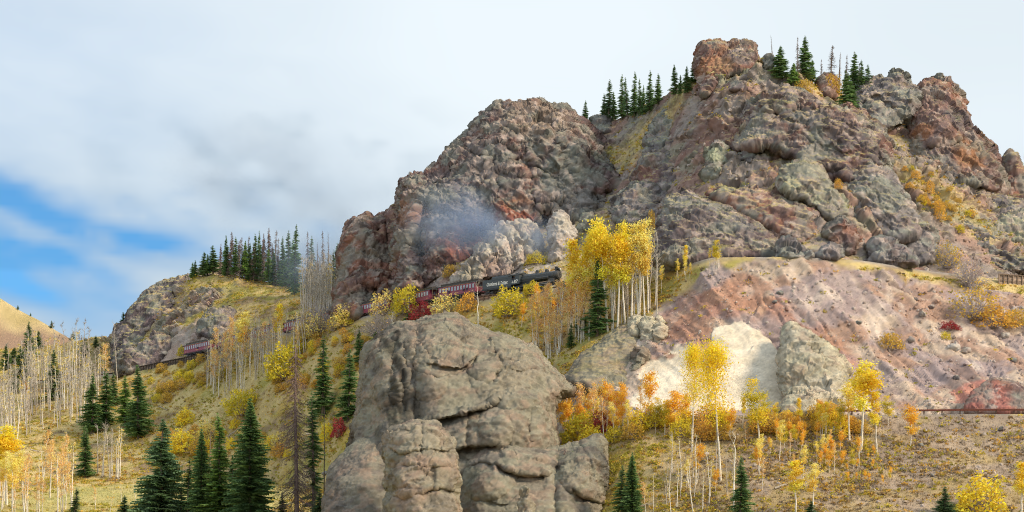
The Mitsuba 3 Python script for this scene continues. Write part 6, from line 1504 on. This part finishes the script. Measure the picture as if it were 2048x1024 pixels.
# guardrail along the lower road
gk = 'guardrail'
for i, p_ in enumerate(np.arange(1560, 2080, 36.0)):
    j = int(np.argmin(np.abs(px - p_)))
    base = np.array([(p_ - 1024) * (MY[j] + .9) / F, MY[j] + .9, MZ[j] + 0.0])
    j2 = int(np.argmin(np.abs(px - p_ - 36)))
    nxt = np.array([(p_ + 36 - 1024) * (MY[j2] + .9) / F, MY[j2] + .9, MZ[j2] + 0.0])
    base[2], nxt[2] = base[2] + .15, nxt[2] + .15
    v, f = box(-.09, .09, -.09, .09, -.7, .72)
    kk = numbered('guardrail__post')
    scene[kk] = mikit.ply((v + base, f), 'mat_ground', color=np.tile((.10, .07, .06), (len(v), 1)))
    if i in (5, 6): continue
    d = nxt - base
    ln = np.linalg.norm(d[:2]); d /= np.linalg.norm(d)
    s_ = np.cross([0, 0, 1.], d)
    Pw = shapely.Polygon([(-.02, .36), (-.09, .42), (-.09, .47), (-.03, .52), (-.09, .57), (-.09, .62), (-.02, .68), (-.005, .68), (-.07, .615), (-.07, .575), (-.01, .52), (-.07, .465), (-.07, .425), (-.005, .36)])
    v, f = prism(Pw, 0.03, ln - .03)
    v = base + [0, -.1, .08] + v[:, :1] * d + v[:, 1:2] * s_ + v[:, 2:] * np.array([0, 0, 1.])
    kk = numbered('guardrail__beam')
    scene[kk] = mikit.ply((v, f), 'mat_ground', color=np.tile((.17, .075, .06), (len(v), 1)))
tag(gk, 'rusty brown steel guardrail along the lower road', 'guardrail')

# ------------------------------------------------------------------ coal smoke drifting back along the cliff
lo_, hi_ = np.array([-118.0, 372.0, 63.0]), np.array([18.0, 566.0, 152.0])
nx, ny, nz = 68, 97, 45
gz_, gy_, gx_ = np.meshgrid(np.linspace(lo_[2], hi_[2], nz), np.linspace(lo_[1], hi_[1], ny), np.linspace(lo_[0], hi_[0], nx), indexing='ij')
Q = np.stack([gx_, gy_, gz_], -1)
puffs = [(1092, 535, 378, 1.2, 1.0), (1086, 500, 382, 2.6, 1.6), (1082, 470, 385, 3.4, 1.5), (1010, 455, 386, 3.2, .5), (984, 452, 386, 3.6, 3.0), (962, 462, 388, 3.8, 2.6), (935, 440, 388, 5.6, 1.7), (900, 440, 388, 7.0, 1.3), (905, 470, 390, 6.0, .9), (880, 490, 392, 6.0, .7), (925, 410, 390, 5.0, .6),
         (690, 500, 470, 9, .30), (650, 560, 490, 12, .42), (690, 560, 480, 9, .35), (620, 540, 510, 11, .36), (660, 480, 500, 11, .30), (640, 400, 500, 12, .10), (600, 340, 500, 11, .14), (540, 310, 510, 12, .15), (470, 300, 520, 12, .15), (430, 350, 525, 13, .13), (480, 380, 520, 12, .13), (560, 390, 510, 13, .12), (700, 400, 470, 12, .10)]
dens = np.zeros(gx_.shape)
for (a, q, y, r, s) in puffs:
    cpt = at(a, q, y)
    dd = np.linalg.norm((Q - cpt) / [1.15, 1.3, 1.0], axis=-1) / r
    dens += s * np.clip(1.25 - dd, 0, 1) ** 1.3
wis = fbm(Q / 7.0, 4, 901)
dens = dens * np.clip((wis - 0.40) * 4.5, 0, 1.6) * 0.095
for ax in range(3):     # nothing at the faces of the volume
    e_ = np.minimum(np.arange(dens.shape[ax]), dens.shape[ax] - 1 - np.arange(dens.shape[ax]))
    sh = [1, 1, 1]; sh[ax] = -1
    dens = dens * np.clip(e_ / 3.0, 0, 1).reshape(sh)
c_, h_ = (lo_ + hi_) / 2, (hi_ - lo_) / 2
box_ = T4().translate(c_.tolist()).scale(h_.tolist())
scene['smoke_medium'] = {'type': 'heterogeneous', 'albedo': {'type': 'rgb', 'value': [.36, .46, .64]}, 'scale': 1.0,
                         'sigma_t': {'type': 'gridvolume', 'grid': mi.VolumeGrid(dens[..., None].astype(np.float32)), 'to_world': T4().translate(lo_.tolist()).scale((hi_ - lo_).tolist())}}
scene['smoke'] = {'type': 'cube', 'to_world': box_, 'bsdf': {'type': 'null'}, 'interior': {'type': 'ref', 'id': 'smoke_medium'}}
tag('smoke', 'blue grey coal smoke drifting along the cliff and over the grove', None, None, 'stuff')
